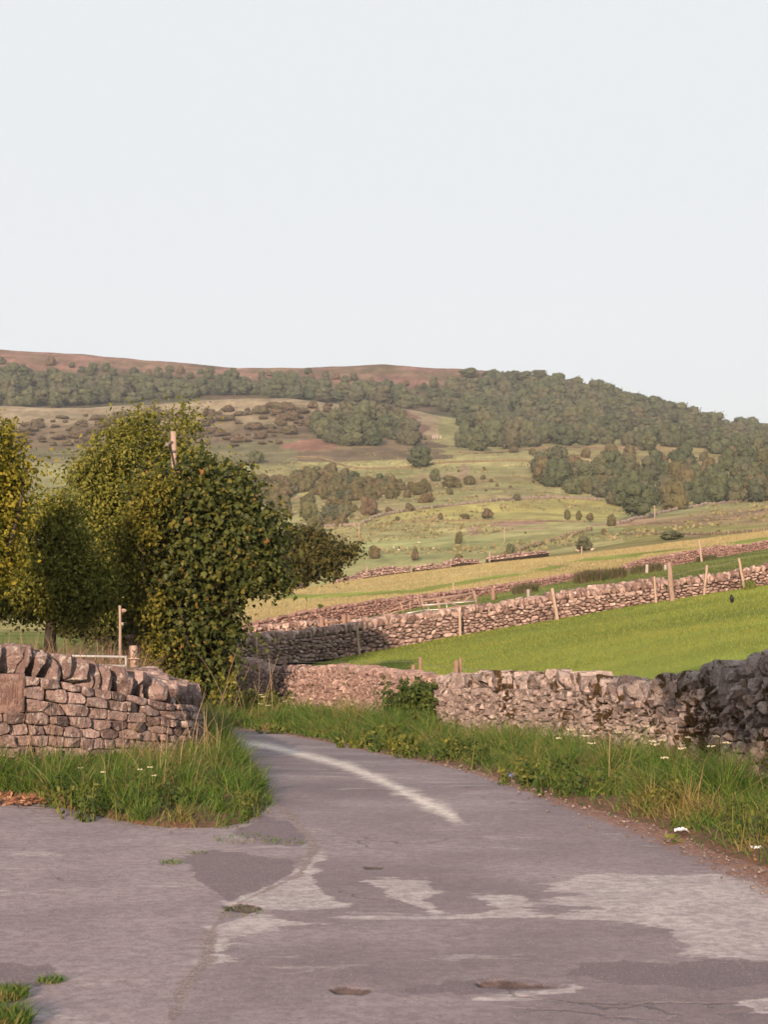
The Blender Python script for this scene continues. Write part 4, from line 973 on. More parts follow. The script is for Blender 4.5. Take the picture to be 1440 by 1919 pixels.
# bushes and trees that stand by themselves
SOLO = [
 (787, 876, 60, 42, PW, 560, 'field_tree', 'single round dark tree on the pale field edge in the valley', 'tree', 0),
 (1045, 900, 70, 66, PW, 560, 'field_tree', 'big round tree heading the wooded belt, nearest the pale fields', 'tree', 0),
 (1195, 972, 78, 72, PW, 300, 'ash_tree', 'bright green full-crowned tree on the crest beside the small white pole', 'tree', .08),
 (1262, 955, 66, 62, PS, 300, 'field_tree', 'olive tree on the crest just past the small white pole', 'tree', .05),
 (1345, 943, 66, 62, PW, 300, 'field_tree', 'fresh green tree on the crest toward the picture edge', 'tree', .05),
 (1420, 938, 70, 56, PS, 300, 'field_tree', 'brownish tree on the crest at the picture edge', 'tree', .05),
 (1147, 986, 27, 25, PS, 255, 'round_bush', 'round bush standing where the slanting wall meets the right slope', 'bush', 0),
 (1132, 1003, 16, 14, PS, 255, 'round_bush', 'small round bush between the slanting wall and the leafy green bush', 'bush', 0),
 (1095, 1032, 40, 28, PW, 240, 'leafy_bush', 'leafy green bush beside pale stones at the hay field edge', 'bush', 0),
 (1064, 977, 16, 23, PS, 330, 'young_tree', 'first of three small trees in a row on the valley field', 'tree', .15),
 (1085, 977, 16, 22, PS, 330, 'young_tree', 'middle one of three small trees in a row on the valley field', 'tree', .15),
 (1107, 979, 20, 20, PS, 330, 'young_tree', 'last of three small trees in a row, closest to the round bush', 'tree', .2),
 (860, 1019, 19, 25, PS, 330, 'young_tree', 'small dark tree alone on the green valley floor', 'tree', .05),
 (777, 1052, 20, 28, PB, 320, 'young_tree', 'brownish small tree behind the broken wall', 'tree', .1),
 (702, 1047, 32, 26, PS, 320, 'hawthorn_bush', 'thin hawthorn at the tip of the dark spreading tree', 'bush', 0),
 (957, 1037, 22, 20, PW, 260, 'round_bush', 'round bush behind the low broken wall of the hay field', 'bush', 0),
 (860, 1052, 24, 16, PS, 255, 'round_bush', 'small bush leaning over the humped broken wall', 'bush', 0),
 (912, 974, 30, 24, PB, 330, 'thorn_tree', 'sparse brown thorn tree on the yellow valley field', 'tree', .15),
 (872, 973, 28, 12, PS, 330, 'low_bush', 'low double bush left of the sparse thorn tree', 'bush', 0),
 (826, 974, 12, 14, PS, 330, 'low_bush', 'tiny upright bush at the boundary line on the valley field', 'bush', 0),
 (1258, 1012, 64, 19, PW, 255, 'low_bush', 'wide low green bush on the right slope', 'bush', 0),
 (1347, 1000, 12, 7, PS, 255, 'low_bush', 'tiny dark bush alone beyond the wide low bush', 'bush', 0),
 (768, 958, 23, 19, PB, 380, 'round_bush', 'purplish round bush just above the pale wall line', 'bush', 0),
 (798, 942, 36, 21, PS, 400, 'round_bush', 'domed bush on the slope above the purplish one', 'bush', 0),
 (692, 966, 50, 42, PB, 380, 'thorn_tree', 'large brown-green thorn tree at the start of the pale wall line', 'tree', 0),
 (664, 960, 20, 17, PS, 380, 'round_bush', 'small dark bush beside the large thorn tree', 'bush', 0),
 (730, 962, 22, 14, PB, 380, 'low_bush', 'low reddish bush on the other side of the large thorn tree', 'bush', 0),
 (815, 902, 26, 25, PW, 480, 'round_bush', 'dark upright bush on the valley slope below the round tree', 'bush', 0),
 (846, 914, 50, 24, PS, 480, 'hawthorn_bush', 'broad hawthorn clump beside the dark upright bush', 'bush', 0),
 (880, 908, 30, 18, PS, 480, 'hawthorn_bush', 'end bush of the broad hawthorn clump', 'bush', 0),
 (842, 927, 20, 14, PS, 480, 'round_bush', 'small round bush just below the broad hawthorn clump', 'bush', 0),
 (969, 938, 19, 14, PW, 400, 'round_bush', 'small dark bush beside the bare scrape above the yellow field', 'bush', 0),
 (1025, 908, 48, 28, PW, 440, 'round_bush', 'low dark bush at the foot of the big round tree', 'bush', 0),
 (480, 868, 40, 26, PW, 600, 'round_bush', 'dark bush at the edge of the tall tree, below the bench', 'bush', 0),
 (795, 824, 16, 8, PW, 700, 'low_bush', 'tiny dark bush beside the short white posts', 'bush', 0)]
for (x_, y_, w_, h_, pr, lo, nm, lab, cat, lift) in SOLO: far_plant(nm, lab, cat, x_, y_, w_, h_, pr, lo, None, lift > 0, lift=lift)
SM = [(907, 881, 9, 7), (920, 904, 10, 8), (932, 912, 9, 7), (957, 915, 8, 6), (911, 921, 8, 6), (893, 932, 7, 5), (795, 905, 14, 9), (780, 918, 22, 10), (905, 898, 14, 9), (750, 905, 16, 9), (860, 885, 7, 6), (1105, 850, 9, 6), (1133, 853, 20, 11), (1160, 862, 16, 12), (964, 848, 26, 12), (998, 852, 20, 14), (1000, 905, 8, 6), (745, 975, 12, 8), (725, 985, 10, 9), (985, 1000, 6, 4)]
for (x_, y_, w_, h_) in SM: far_plant('gorse_bush', 'tiny dark bush dotted over the open valley slope', 'bush', x_, y_, w_, h_, PS, 400, 'tiny bushes dotted over the valley slope', False)

# rough tussocks and low scrub over the valley slopes, too many to count
tr = np.random.default_rng(950); tp, tn = [], []
for i in range(2600):
    x_, y_ = tr.uniform(470, 1440), tr.uniform(850, 1040); g_ = ground_at(x_, y_, 330, 900, 320)
    if g_[1] < 335 or fnoise(g_[0], g_[1], 45, 955) < .47: continue
    k_ = tr.integers(5, 12); sz_ = tr.uniform(.35, 1.1)
    tp.append(g_ + tr.normal(size=(k_, 3)) * np.array([1, 1, .25]) * sz_ + [0, 0, .25]); tn.append(norm(tr.normal(size=(k_, 3)) * .6 + [0, -.6, .5]))
V, Fc = leaves(np.vstack(tp), np.vstack(tn), .8, DIAM, tr, .1)
tag(obj('rough_grass', V, Fc, leaf_mat('tussock_grass', [(0, (.12, .11, .05)), (.5, (.19, .16, .08)), (.8, (.16, .17, .07)), (1, (.25, .18, .11))], 0)), 'rough tussocks and dead bracken over the valley slopes', 'grass', None, 'stuff')
# ------------------------------------------------------------------ grass blades
def blades(P, h, wid, rg, lean=.35, bend=.6, seg=3, dirv=None, tip=.1):
    n = len(P); az = rg.uniform(0, 6.283, n)
    D = np.stack([np.cos(az), np.sin(az), np.zeros(n)], 1)
    if dirv is not None: D = norm(D + np.asarray(dirv))
    fa = rg.uniform(0, 6.283, n); X = np.stack([np.cos(fa), np.sin(fa), np.zeros(n)], 1)
    h = np.broadcast_to(h, n); wid = np.broadcast_to(wid, n)
    l_ = np.abs(rg.normal(size=n)) * lean; b_ = np.abs(rg.normal(size=n)) * bend
    V = []
    for k in range(seg + 1):
        t_ = k / seg
        off = (l_ * t_ + b_ * t_ * t_) * h; z = h * (t_ - .28 * np.clip(b_, 0, 1.6) * t_ * t_)
        c_ = P + D * off[:, None]; c_[:, 2] = P[:, 2] + z
        ww = wid * (1 - t_ ** 1.6 * (1 - tip)) / 2
        if k < seg: V += [c_ - X * ww[:, None], c_ + X * ww[:, None]]
        else: V.append(c_)
    m = len(V); V = np.stack(V, 1).reshape(-1, 3); T_ = []
    for k in range(seg - 1): T_ += [[2 * k, 2 * k + 1, 2 * k + 3], [2 * k, 2 * k + 3, 2 * k + 2]]
    T_ += [[2 * seg - 2, 2 * seg - 1, 2 * seg]]
    T_ = np.array(T_)
    return V, (T_[None] + (np.arange(n) * m)[:, None, None]).reshape(-1, 3)
def grass_mat(name, stops, trans=.35, patch=None):
    t = NT(name); c = t.ramp(t.island(), stops)
    if patch: c = t.mix(t.step(t.noise(patch[0], 3, .6), patch[1], patch[1] + .12), c, t.ramp(t.island(), patch[2]))
    t.color(c).rough(.6); t.translucent(c, trans); return t.m
G_VERGE = grass_mat('verge_blades', [(0, (.036, .080, .012)), (.45, (.080, .150, .024)), (.8, (.145, .215, .036)), (.93, (.19, .165, .06)), (1, (.28, .20, .10))], .38, (1.1, .52, [(0, (.11, .115, .026)), (.6, (.22, .18, .055)), (1, (.34, .235, .12))]))
G_DRY = grass_mat('dry_blades', [(0, (.22, .15, .08)), (.5, (.32, .225, .13)), (1, (.42, .31, .19))], .25)
G_PAST = grass_mat('pasture_blades', [(0, (.115, .155, .030)), (.5, (.185, .22, .040)), (1, (.26, .28, .058))], .35, (.30, .50, [(0, (.18, .195, .040)), (1, (.28, .28, .060))]))
G_HAY = grass_mat('hay_blades', [(0, (.25, .215, .09)), (.5, (.34, .275, .13)), (1, (.43, .335, .185))], .25)
G_STRIP = grass_mat('strip_blades', [(0, (.075, .105, .022)), (.6, (.12, .145, .032)), (1, (.18, .18, .06))], .3)
SOIL = plain_mat('verge_soil', (.15, .072, .046), (.065, .050, .022), 14, 1.0)
def strip_mesh(A_, B_, n, hump, name, mat):
    """a low bank between two polylines of equal length"""
    m = len(A_); V = []
    for k in range(n + 1):
        t_ = k / n; P = A_ * (1 - t_) + B_ * t_
        z = G(P[:, 0], P[:, 1]) * (1 - t_ ** 2) + (A_[:, 2] * (1 - t_) + B_[:, 2] * t_) * t_ ** 2
        nz = (fnoise(P[:, 0], P[:, 1], .5, 71) - .5) * .12
        P = P.copy(); P[:, 2] = z + (hump * math.sin(min(1, t_ * 4) * math.pi / 2) + nz * min(1, t_ * 5)) - (.02 if k == 0 else 0); V.append(P)
    V = np.concatenate(V); i = np.arange(m - 1)
    q = np.concatenate([np.stack([k * m + i, k * m + i + 1, (k + 1) * m + i + 1, (k + 1) * m + i], 1) for k in range(n)])
    o = obj(name, V, q, mat, smooth=True); tag(o, kind='structure'); return V.reshape(n + 1, m, 3)
def sample_grid(Vg, n, rg, pw=1.0):
    a = rg.random(n) ** pw * (Vg.shape[0] - 1.001)
    # even over the ground: weight columns by their length
    L_ = np.linalg.norm(np.diff(Vg[Vg.shape[0] // 2], axis=0), axis=1) * np.linalg.norm((Vg[-1] - Vg[0])[:-1], axis=1)
    cdf = np.concatenate([[0], np.cumsum(L_)]); cdf /= cdf[-1]
    b_ = np.interp(rg.random(n), cdf, np.arange(len(cdf))) ; b_ = np.clip(b_, 0, Vg.shape[1] - 1.001)
    i, j = a.astype(int), b_.astype(int); fa, fb = (a - i)[:, None], (b_ - j)[:, None]
    return (Vg[i, j] * (1 - fa) + Vg[i + 1, j] * fa) * (1 - fb) + (Vg[i, j + 1] * (1 - fa) + Vg[i + 1, j + 1] * fa) * fb, a / (Vg.shape[0] - 1)
def tufted(P, t_, n_t, rg, spread=.16):
    """pull blades together into tussocks"""
    c = P[rg.choice(len(P), n_t, replace=False)]
    out = np.empty(len(P), int)
    for s in range(0, len(P), 4000):
        out[s:s + 4000] = np.argmin(((P[s:s + 4000, None, :2] - c[None, :, :2]) ** 2).sum(2), 1)
    pull = rg.uniform(.35, .97, len(P))[:, None]
    Q = P.copy(); Q[:, :2] = P[:, :2] * (1 - pull) + c[out][:, :2] * pull
    return Q, out, Q[:, :2] - c[out][:, :2]

def curve_resamp(P, n):
    P = np.array(P, float); L_ = np.concatenate([[0], np.cumsum(np.linalg.norm(np.diff(P[:, :2], axis=0), axis=1))])
    return pchip(L_, P, np.linspace(0, L_[-1], n))
rg = np.random.default_rng(401)
# --- left verge, round the foot of the left wall
VO = [ground_at(*p, 4, 60) for p in [(-420, 1470), (-150, 1482), (0, 1497), (80, 1505), (160, 1523), (240, 1541), (330, 1553), (410, 1553), (470, 1541), (508, 1512), (505, 1488), (488, 1462), (470, 1440), (452, 1420), (436, 1400), (418, 1380), (400, 1366)]]
VO = curve_resamp(VO, 160)
ixw = [np.argmin(np.abs(WL.S - s_)) for s_ in np.linspace(0, WL.len * .93, 160)]
VI = WL.P[ixw][:, :3].copy(); VI[:, :2] -= WL.N[ixw] * .05
w_ = np.linspace(0, 1, 160)
VG = strip_mesh(VO, VI, 16, .07, 'left_verge_ground', SOIL)
P, tv = sample_grid(VG, 26000, rg)
keep = rg.random(len(P)) < np.clip((P[:, 0] + 4.6) / 1.6, .04, 1)         # bare leaf litter at the far left
keep &= rg.random(len(P)) < np.clip(tv * 14, .5, 1)
P, tv = P[keep], tv[keep]; P, ti, rd = tufted(P, tv, 420, rg)
th = rg.uniform(.45, 1.35, 420)[ti]
h = (.09 + .23 * np.clip(tv * 2.4, 0, 1) * np.clip(1.5 - 1.2 * tv, .2, 1)) * th * rg.uniform(.6, 1.25, len(P))
V, Fc = blades(P, h, .0085, rg, .35, .8, 4, np.column_stack([rd * 6, np.zeros(len(P))]) + np.array([.35, -.25, 0]))
tag(obj('verge_grass', V, Fc, G_VERGE), 'long tussocky green grass round the foot of the rounded wall end', 'grass', None, 'stuff')
Pb, tb_ = sample_grid(VG, 15000, rg); kb = (rg.random(len(Pb)) < np.clip((Pb[:, 0] + 4.6) / 1.6, .04, 1)); Pb = Pb[kb]
Vb, Fb = blades(Pb, rg.uniform(.05, .15, len(Pb)), .008, rg, .5, .8, 3, (.2, -.4, 0))
V = np.vstack([V, Vb]); Fc = Fc.copy(); bpy.data.objects.remove(bpy.data.objects['verge_grass'])
tag(obj('verge_grass', V, np.vstack([Fc, Fb + len(V) - len(Vb)]), G_VERGE), 'long tussocky green grass round the foot of the rounded wall end', 'grass', None, 'stuff')
P2, _ = sample_grid(VG[6:], 260, rg); P2 = P2[(P2[:, 0] > -4.4)]
V, Fc = blades(P2, rg.uniform(.4, .75, len(P2)), .0055, rg, .18, .35, 5, (.25, 0, 0), .5)
tag(obj('dry_grass', V, Fc, G_DRY), 'tall straw coloured seed stalks in front of the rounded wall end', 'grass', None, 'stuff')
# --- right verge, from the near right to the bend and beyond
EO = curve_resamp([ground_at(*p, 4, 70) for p in [(1800, 1810)] + [e for e in EDGE[::-1] if e[0] <= 1600 and e[0] >= 300]], 300)
FT = [(p[0], p[1], p[2]) for W_ in (W1A, W1B) for p in W_.P[::12][:, :3]]
extra = [at(380, 1292, 58), at(300, 1288, 60)]
FT = np.array(FT + [tuple(e) for e in extra])
FT[:, 2] -= .06
FI = curve_resamp(FT, 300)
# pair up the two lines by how far along they run
def pairup(A_, B_, keys):
    """keys: (pixel column on A, pixel column on B) pairs, descending; resample both to match"""
    pa = proj(A_[:, 0], A_[:, 1], A_[:, 2])[0]; pb = proj(B_[:, 0], B_[:, 1], B_[:, 2])[0]
    ia = [np.argmin(np.abs(pa - k[0])) for k in keys]; ib = [np.argmin(np.abs(pb - k[1])) for k in keys]
    u = np.linspace(0, len(keys) - 1, 320)
    fa = np.interp(u, np.arange(len(keys)), ia); fb = np.interp(u, np.arange(len(keys)), ib)
    ga = lambda M_, f_: np.stack([np.interp(f_, np.arange(len(M_)), M_[:, q]) for q in range(3)], 1)
    return ga(A_, fa), ga(B_, fb)
EA, FA_ = pairup(EO, FI, [(1800, 1900), (1640, 1620), (1440, 1440), (1277, 1290), (1130, 1150), (1000, 1030), (900, 940), (800, 860), (700, 760), (600, 650), (520, 540), (440, 462), (380, 380), (310, 310)])
RG = strip_mesh(EA, FA_, 16, .05, 'verge_ground', SOIL)
P, tv = sample_grid(RG, 70000, rg)
bare = np.clip((tv - .01) / .16, .12, 1) * (.6 + .4 * (fnoise(P[:, 0], P[:, 1], .6, 81) > .42))
keep = rg.random(len(P)) < bare; P, tv = P[keep], tv[keep]
P, ti, rd = tufted(P, tv, 620, rg); th = rg.uniform(.35, 1.6, 620)[ti]; th = th * (1 + .5 * np.clip(1 - np.abs(P[:, 1] - 29.5) / 5, 0, 1))
h = (.07 + .26 * np.clip((tv - .02) * 2.8, 0, 1) * np.clip(1.65 - 1.2 * tv, .3, 1)) * th * rg.uniform(.6, 1.25, len(P))
wd_ = np.clip(.0085 * P[:, 1] / 20, .0085, .018)
V, Fc = blades(P, h, wd_, rg, .35, .85, 4, np.column_stack([rd * 5, np.zeros(len(P))]) + np.array([-.25, -.25, 0]))
Pb, tb_ = sample_grid(RG, 64000, rg); kb = rg.random(len(Pb)) < np.clip((tb_ - .03) / .09, .06, 1) * (.5 + .65 * (fnoise(Pb[:, 0], Pb[:, 1], .8, 83) > .40)); Pb = Pb[kb]
Vb, Fb = blades(Pb, rg.uniform(.05, .17, len(Pb)), np.clip(.0085 * Pb[:, 1] / 20, .0085, .018), rg, .5, .8, 3, (-.3, -.3, 0))
tag(obj('verge_grass', np.vstack([V, Vb]), np.vstack([Fc, Fb + len(V)]), G_VERGE), 'long green verge grass along the foot of the rubble walls', 'grass', None, 'stuff')
P2, t2 = sample_grid(RG[4:], 300, rg)
V, Fc = blades(P2, rg.uniform(.3, .6, len(P2)), np.clip(.006 * P2[:, 1] / 20, .007, .014), rg, .25, .4, 5, (-.2, 0, 0), .5)
tag(obj('dry_grass', V, Fc, G_DRY), 'pale seed stalks leaning over the verge along the rubble walls', 'grass', None, 'stuff')
# tall dead stalks in the corner where the pink wall bends
pp = []
for k in range(46):
    x_ = rg.uniform(405, 520); g_ = ground_at(x_, rg.uniform(1325, 1362), 20, 60); pp.append(g_)
pp = np.array(pp)
V, Fc = blades(pp, rg.uniform(.9, 1.7, len(pp)), .018, rg, .16, .25, 6, (-.1, 0, 0), .6)
tag(obj('dry_grass', V, Fc, G_DRY), 'tall orange dead stalks in the corner between the bush and the pink wall', 'grass', None, 'stuff')
# grass in front of the bush
pp = np.array([ground_at(rg.uniform(330, 520), 1362 - 55 * rg.random() ** 1.2, 20, 62) for k in range(5200)])
V, Fc = blades(pp, rg.uniform(.15, .45, len(pp)), .016, rg, .3, .5, 3)
tag(obj('verge_grass', V, Fc, G_VERGE), 'rough grass on the bank under the sycamore bush', 'grass', None, 'stuff')

# --- pasture behind the rubble walls
def field_points(n, lo_l, hi_l, px0, px1, rg, marg=.6, pw=2.0):
    px_ = rg.uniform(px0, px1, n); a = np.interp(px_, *np.array(lo_l).T) + marg; b_ = np.interp(px_, *np.array(hi_l).T) - .3
    u = rg.random(n); d_ = np.exp(np.log(a) * (1 - u) + np.log(b_) * u)
    x_ = (px_ - CX) / F * d_; return np.stack([x_, d_, G(x_, d_)], 1)
P = field_points(90000, W1L, W2L, 470, 1520, rg, 1.3)
sc_ = P[:, 1] / 45
V, Fc = blades(P, .055 * np.clip(sc_, .7, 1.6) * rg.uniform(.6, 1.3, len(P)) * (.45 + 1.1 * fnoise(P[:, 0], P[:, 1], 2.4, 85)), .016 * sc_, rg, .4, .5, 2)
tag(obj('pasture_grass', V, Fc, G_PAST), 'short bright green grass of the sunlit pasture behind the rubble walls', 'grass', None, 'stuff')
P = field_points(90000, W3L, W4L, 440, 1500, rg, 2.0)
sc_ = P[:, 1] / 160
pal = np.interp((P[:, 0] / P[:, 1]) * F + CX, [600, 700, 770, 860, 940, 1000, 1100, 1300, 1440], [1118, 1112, 1110, 1094, 1080, 1072, 1050, 1030, 1010])
ppy = proj(P[:, 0], P[:, 1], P[:, 2])[1]
green = (np.abs(ppy - pal) < 4) & (fnoise(P[:, 0], P[:, 1], 9, 77) > .42)
P, sc_ = P[~green], sc_[~green]
V, Fc = blades(P, .20 * rg.uniform(.5, 1.4, len(P)), .045 * sc_, rg, .4, .5, 2)
tag(obj('hay_grass', V, Fc, G_HAY), 'dry tan grass of the hay field above the old gates', 'grass', None, 'stuff')
P = field_points(26000, W2L, W3L, 440, 1500, rg, 1.2)
V, Fc = blades(P, .16 * rg.uniform(.5, 1.4, len(P)), .035, rg, .4, .5, 2)
tag(obj('strip_grass', V, Fc, G_STRIP), 'green grass strip between the two field walls', 'grass', None, 'stuff')
# scrubby dead weeds behind the left wall
pp = np.array([at(rg.uniform(-60, 260), 1250, d_) for d_ in rg.uniform(26, 40, 5000)]); pp[:, 2] = G(pp[:, 0], pp[:, 1])
hh = np.clip(1.0 + .7 * (fnoise(pp[:, 0], pp[:, 1], 1.2, 91) - .3), .3, 1.6) * rg.uniform(.5, 1.15, len(pp))
G_WEED = grass_mat('weed_blades', [(0, (.10, .10, .03)), (.22, (.12, .13, .035)), (.4, (.22, .125, .09)), (1, (.38, .24, .18))], .25)
V, Fc = blades(pp, hh, .016, rg, .3, .5, 4)
tag(obj('dead_weeds', V, Fc, G_WEED), 'rust coloured dead weeds and green growth behind the left wall', 'weeds', None, 'stuff')
# bottom-left corner tuft and small tufts in the seams
def tuft(px, py, n, h_, rad, label, mat=None, seed=0, lo=3.2):
    r2 = np.random.default_rng(seed); g_ = ground_at(px, py, lo, 60); a_ = r2.uniform(0, 6.28, n); q = np.sqrt(r2.random(n)) * rad
    pts = np.stack([g_[0] + np.cos(a_) * q, g_[1] + np.sin(a_) * q * 1.2, np.full(n, g_[2])], 1)
    V, Fc = blades(pts, h_ * r2.uniform(.5, 1.3, n), .006, r2, .4, .7, 3)
    many = n >= 900; o = obj('grass_tuft' if many else 'seam_grass', V, Fc, mat or G_VERGE, None, False, tuple(g_)); tag(o, label, 'grass tuft' if many else 'grass', None, 'thing' if many else 'stuff')
tuft(322, 1617, 70, .025, .08, 'small grass tuft at the corner of the dark road patch', seed=1)
tuft(372, 1598, 40, .02, .07, 'tiny grass tuft on the upper edge of the dark road patch', seed=2)
tuft(465, 1572, 130, .022, .24, 'thin grass line in the seam below the verge tip', seed=3)
tuft(535, 1578, 70, .02, .15, 'grass sprig at the end of the seam, beside the lane', seed=4)
tuft(450, 1708, 70, .015, .13, 'low moss and grass in the small brown pothole', seed=5)
tuft(95, 1838, 120, .03, .06, 'grass tuft at the corner of the dark square patch', seed=6)
tuft(12, 1866, 900, .04, .09, 'blurred grass clump at the bottom corner, upper piece', seed=7)
tuft(-18, 1925, 2200, .075, .15, 'larger blurred grass clump at the very bottom corner', seed=8)
# ------------------------------------------------------------------ plants of the verge
def leafy(name, label, cat, px, py, lo, w_m, h_m, n, size, mat, seed, d=None, depth=.5, tm=OVAL, group=None):
    r2 = np.random.default_rng(seed); g_ = ground_at(px, py, lo, 400) if d is None else None
    if d is not None: a = at(px, py, d); g_ = np.array([a[0], d, gz(a[0], d)])
    root = thing(name, label, cat, g_, group)
    ns = max(6, n // 24); mb = MB(); Q, Nn = [], []
    for i in range(ns):
        b_ = g_ + np.array([r2.normal() * w_m * .28, r2.normal() * depth * .3, -.05]); hh = h_m * r2.uniform(.55, 1.1)
        tp = b_ + np.array([r2.normal() * .12 * h_m, r2.normal() * .1 * h_m, hh])
        mb.tube(np.array([b_, (b_ + tp) / 2, tp]), [.008, .006, .003], 4, False)
        t_ = r2.random(n // ns) ** .6
        q = b_ + (tp - b_) * t_[:, None] + r2.normal(size=(n // ns, 3)) * np.array([.09, .09, .05]) * (1.25 - t_)[:, None] * max(.6, h_m)
        Q.append(q); Nn.append(norm(r2.normal(size=q.shape) * .7 + np.array([0, -.4, .7])))
    mb.build('stems', L_WEED, root)
    V, Fc = leaves(np.vstack(Q), np.vstack(Nn), size, tm, r2, .7)
    obj('foliage', V, Fc, mat, root); return root
L_NET = leaf_mat('nettle_leaf', [(0, (.030, .050, .014)), (.6, (.055, .085, .020)), (1, (.095, .12, .03))], .3)
L_RUSH = grass_mat('rush_blades', [(0, (.045, .055, .02)), (.6, (.075, .082, .03)), (.85, (.12, .085, .055)), (1, (.16, .10, .07))], .2)
leafy('nettle_clump', 'dark green nettle clump against the joint of the two rubble walls', 'nettles', 790, 1372, 20, .95, .95, 5200, .075, L_NET, 501, d=29.3, depth=.7)
leafy('nettle_clump', 'smaller nettle clump below the dark one, at the verge edge', 'nettles', 748, 1395, 20, .7, .5, 1600, .065, L_NET, 502, d=28.6)
leafy('dock_plant', 'low broad-leaved plant at the road edge below the nettles', 'dock', 700, 1408, 20, .8, .22, 220, .08, L_WEED, 503, d=24.6)
leafy('dock_plant', 'low broad-leaved plant at the road edge by the blue scrap', 'dock', 985, 1474, 12, .5, .16, 160, .055, L_WEED, 504, d=16.2)
leafy('dock_plant', 'low leafy plant at the road edge beside the white scrap', 'dock', 1325, 1572, 8, .55, .14, 220, .045, L_WEED, 505, d=12.2)
leafy('dock_plant', 'low leafy plant on the kerb line under the flowering corner', 'dock', 560, 1372, 20, 1.0, .22, 240, .08, L_WEED, 506, d=31)
leafy('hogweed_clump', 'flowering weed clump in the corner below the pink wall', 'weeds', 500, 1345, 20, 1.1, .7, 1800, .07, L_WEED, 507, d=38)
leafy('bramble', 'leafy bramble at the foot of the sycamore bush', 'bramble', 345, 1330, 20, 2.0, .8, 900, .09, L_MID, 508, d=36)
wr = np.random.default_rng(780)
for i in range(26):
    x_ = wr.uniform(600, 1430); e_ = np.interp(x_, [e[0] for e in EDGE], [e[1] for e in EDGE]); f_ = wr.uniform(.10, .75)
    gA = ground_at(x_, e_, 5, 60); d_ = gA[1] * (1 + f_ * .22)
    leafy('verge_weed', 'broad-leaved weed growing through the long grass of the right-hand verge'.replace(' right-hand', ' rubble wall'), 'weeds', x_ - 20 * f_, e_, 5, wr.uniform(.25, .6), wr.uniform(.22, .42), 150, wr.uniform(.035, .06) * max(1, d_ / 20), [L_WEED, L_NET, L_MID][i % 3], 800 + i, d=d_, depth=.3, group='broad-leaved weeds of the rubble wall verge')
for i in range(8):
    leafy('verge_weed', 'broad-leaved weed among the tussocks under the rounded wall', 'weeds', wr.uniform(60, 470), 1500, 5, wr.uniform(.2, .4), wr.uniform(.18, .32), 120, .04, [L_WEED, L_NET][i % 2], 840 + i, d=wr.uniform(12.9, 14.3), depth=.25, group='broad-leaved weeds under the rounded wall')
WHITE = plain_mat('white_petals', (.52, .47, .36), (.40, .38, .24), 40)
def umbel(px, py, lo, h_m, group, label, seed, rad=.03, d=None):
    r2 = np.random.default_rng(seed)
    if d is None: g_ = ground_at(px, py, lo, 80)
    else: a = at(px, py, d); g_ = np.array([a[0], d, gz(a[0], d)])
    root = thing('cow_parsley', label, 'wildflower', g_, group)
    tip = g_ + np.array([r2.normal() * .06, r2.normal() * .06, h_m]); mb = MB(); fb = MB()
    mb.tube(np.array([g_, (g_ + tip) / 2 + r2.normal(size=3) * .02, tip]), [.005, .004, .002], 4, False)
    for k in range(5):
        e = tip + np.array([math.cos(k * 1.26), math.sin(k * 1.26), .55]) * rad * r2.uniform(.8, 1.5)
        mb.tube(np.array([tip - [0, 0, .02], e]), [.002, .0015], 3, False)
        for q in range(5):
            rock(fb, e + r2.normal(size=3) * rad * .30 * np.array([1, 1, .4]), (rad * .5, rad * .5, rad * .28), np.eye(3), r2, 2, cuts=2)
    mb.build('stem', G_VERGE, root); fb.build('flower_head', WHITE, root)
UR = np.random.default_rng(77)
for i, (x_, y_, d_) in enumerate([(1075, 1440, 17.6), (1090, 1450, 17.0), (1105, 1462, 16.5), (1240, 1470, 15.9), (1262, 1455, 16.6), (1275, 1445, 16.9), (1345, 1452, 15.8), (1250, 1500, 14.8), (1282, 1490, 15.2), (1215, 1488, 15.3), (1192, 1440, 18.0), (1320, 1475, 15.0), (1040, 1440, 18.2), (1150, 1436, 18.2), (1380, 1470, 14.9)]):
    umbel(x_, y_, 10, UR.uniform(.30, .45), 'cow parsley in the near verge', 'white cow parsley head among the dark grass of the near verge', 600 + i, .022, d_)
for i in range(12):
    umbel(UR.uniform(478, 545), 1350, 20, UR.uniform(.2, .7), 'small white flowers below the pink wall', 'small white flower in the corner below the pink wall', 640 + i, .028, UR.uniform(34, 39))
for i, (x_, d_) in enumerate([(295, 13.6), (310, 13.2), (255, 13.0), (200, 13.6), (150, 14)]):
    umbel(x_, 1500, 10, UR.uniform(.25, .38), 'pale flowers in the grass by the rounded wall', 'pale flower in the tussocks below the rounded wall', 660 + i, .013, d_)
# rushes and nettles by the field walls
def rush(px, py, d, w_m, n, h_, label, seed, mat=None):
    r2 = np.random.default_rng(seed); a = at(px, py, d); g_ = np.array([a[0], d, gz(a[0], d)])
    pts = g_ + np.column_stack([np.clip(r2.normal(size=n), -1.7, 1.7) * w_m * .26, np.clip(r2.normal(size=n), -1.5, 1.5) * .5, np.zeros(n)]); pts[:, 2] = G(pts[:, 0], pts[:, 1])
    V, Fc = blades(pts, h_ * r2.uniform(.5, 1.15, n), .04, r2, .22, .25, 3)
    tag(obj('rush_clump', V, Fc, mat or L_RUSH, None, False, tuple(g_)), label, 'rushes', None, 'thing')
rush(1105, 1092, 128, 2.3, 1500, 1.05, 'tall dark rush clump in front of the hay field wall, the biggest', 701)
rush(1150, 1082, 131, 2.0, 1100, .95, 'second rush clump, touching the biggest one', 702)
rush(1200, 1075, 140, 1.6, 700, .8, 'rush clump beside the first pale tree guard', 703)
rush(1226, 1072, 141, 1.4, 700, .8, 'rush clump between the two pale tree guards', 704)
rush(985, 1112, 122, 1.9, 800, .75, 'dark rush clump behind the grey gate post', 705)
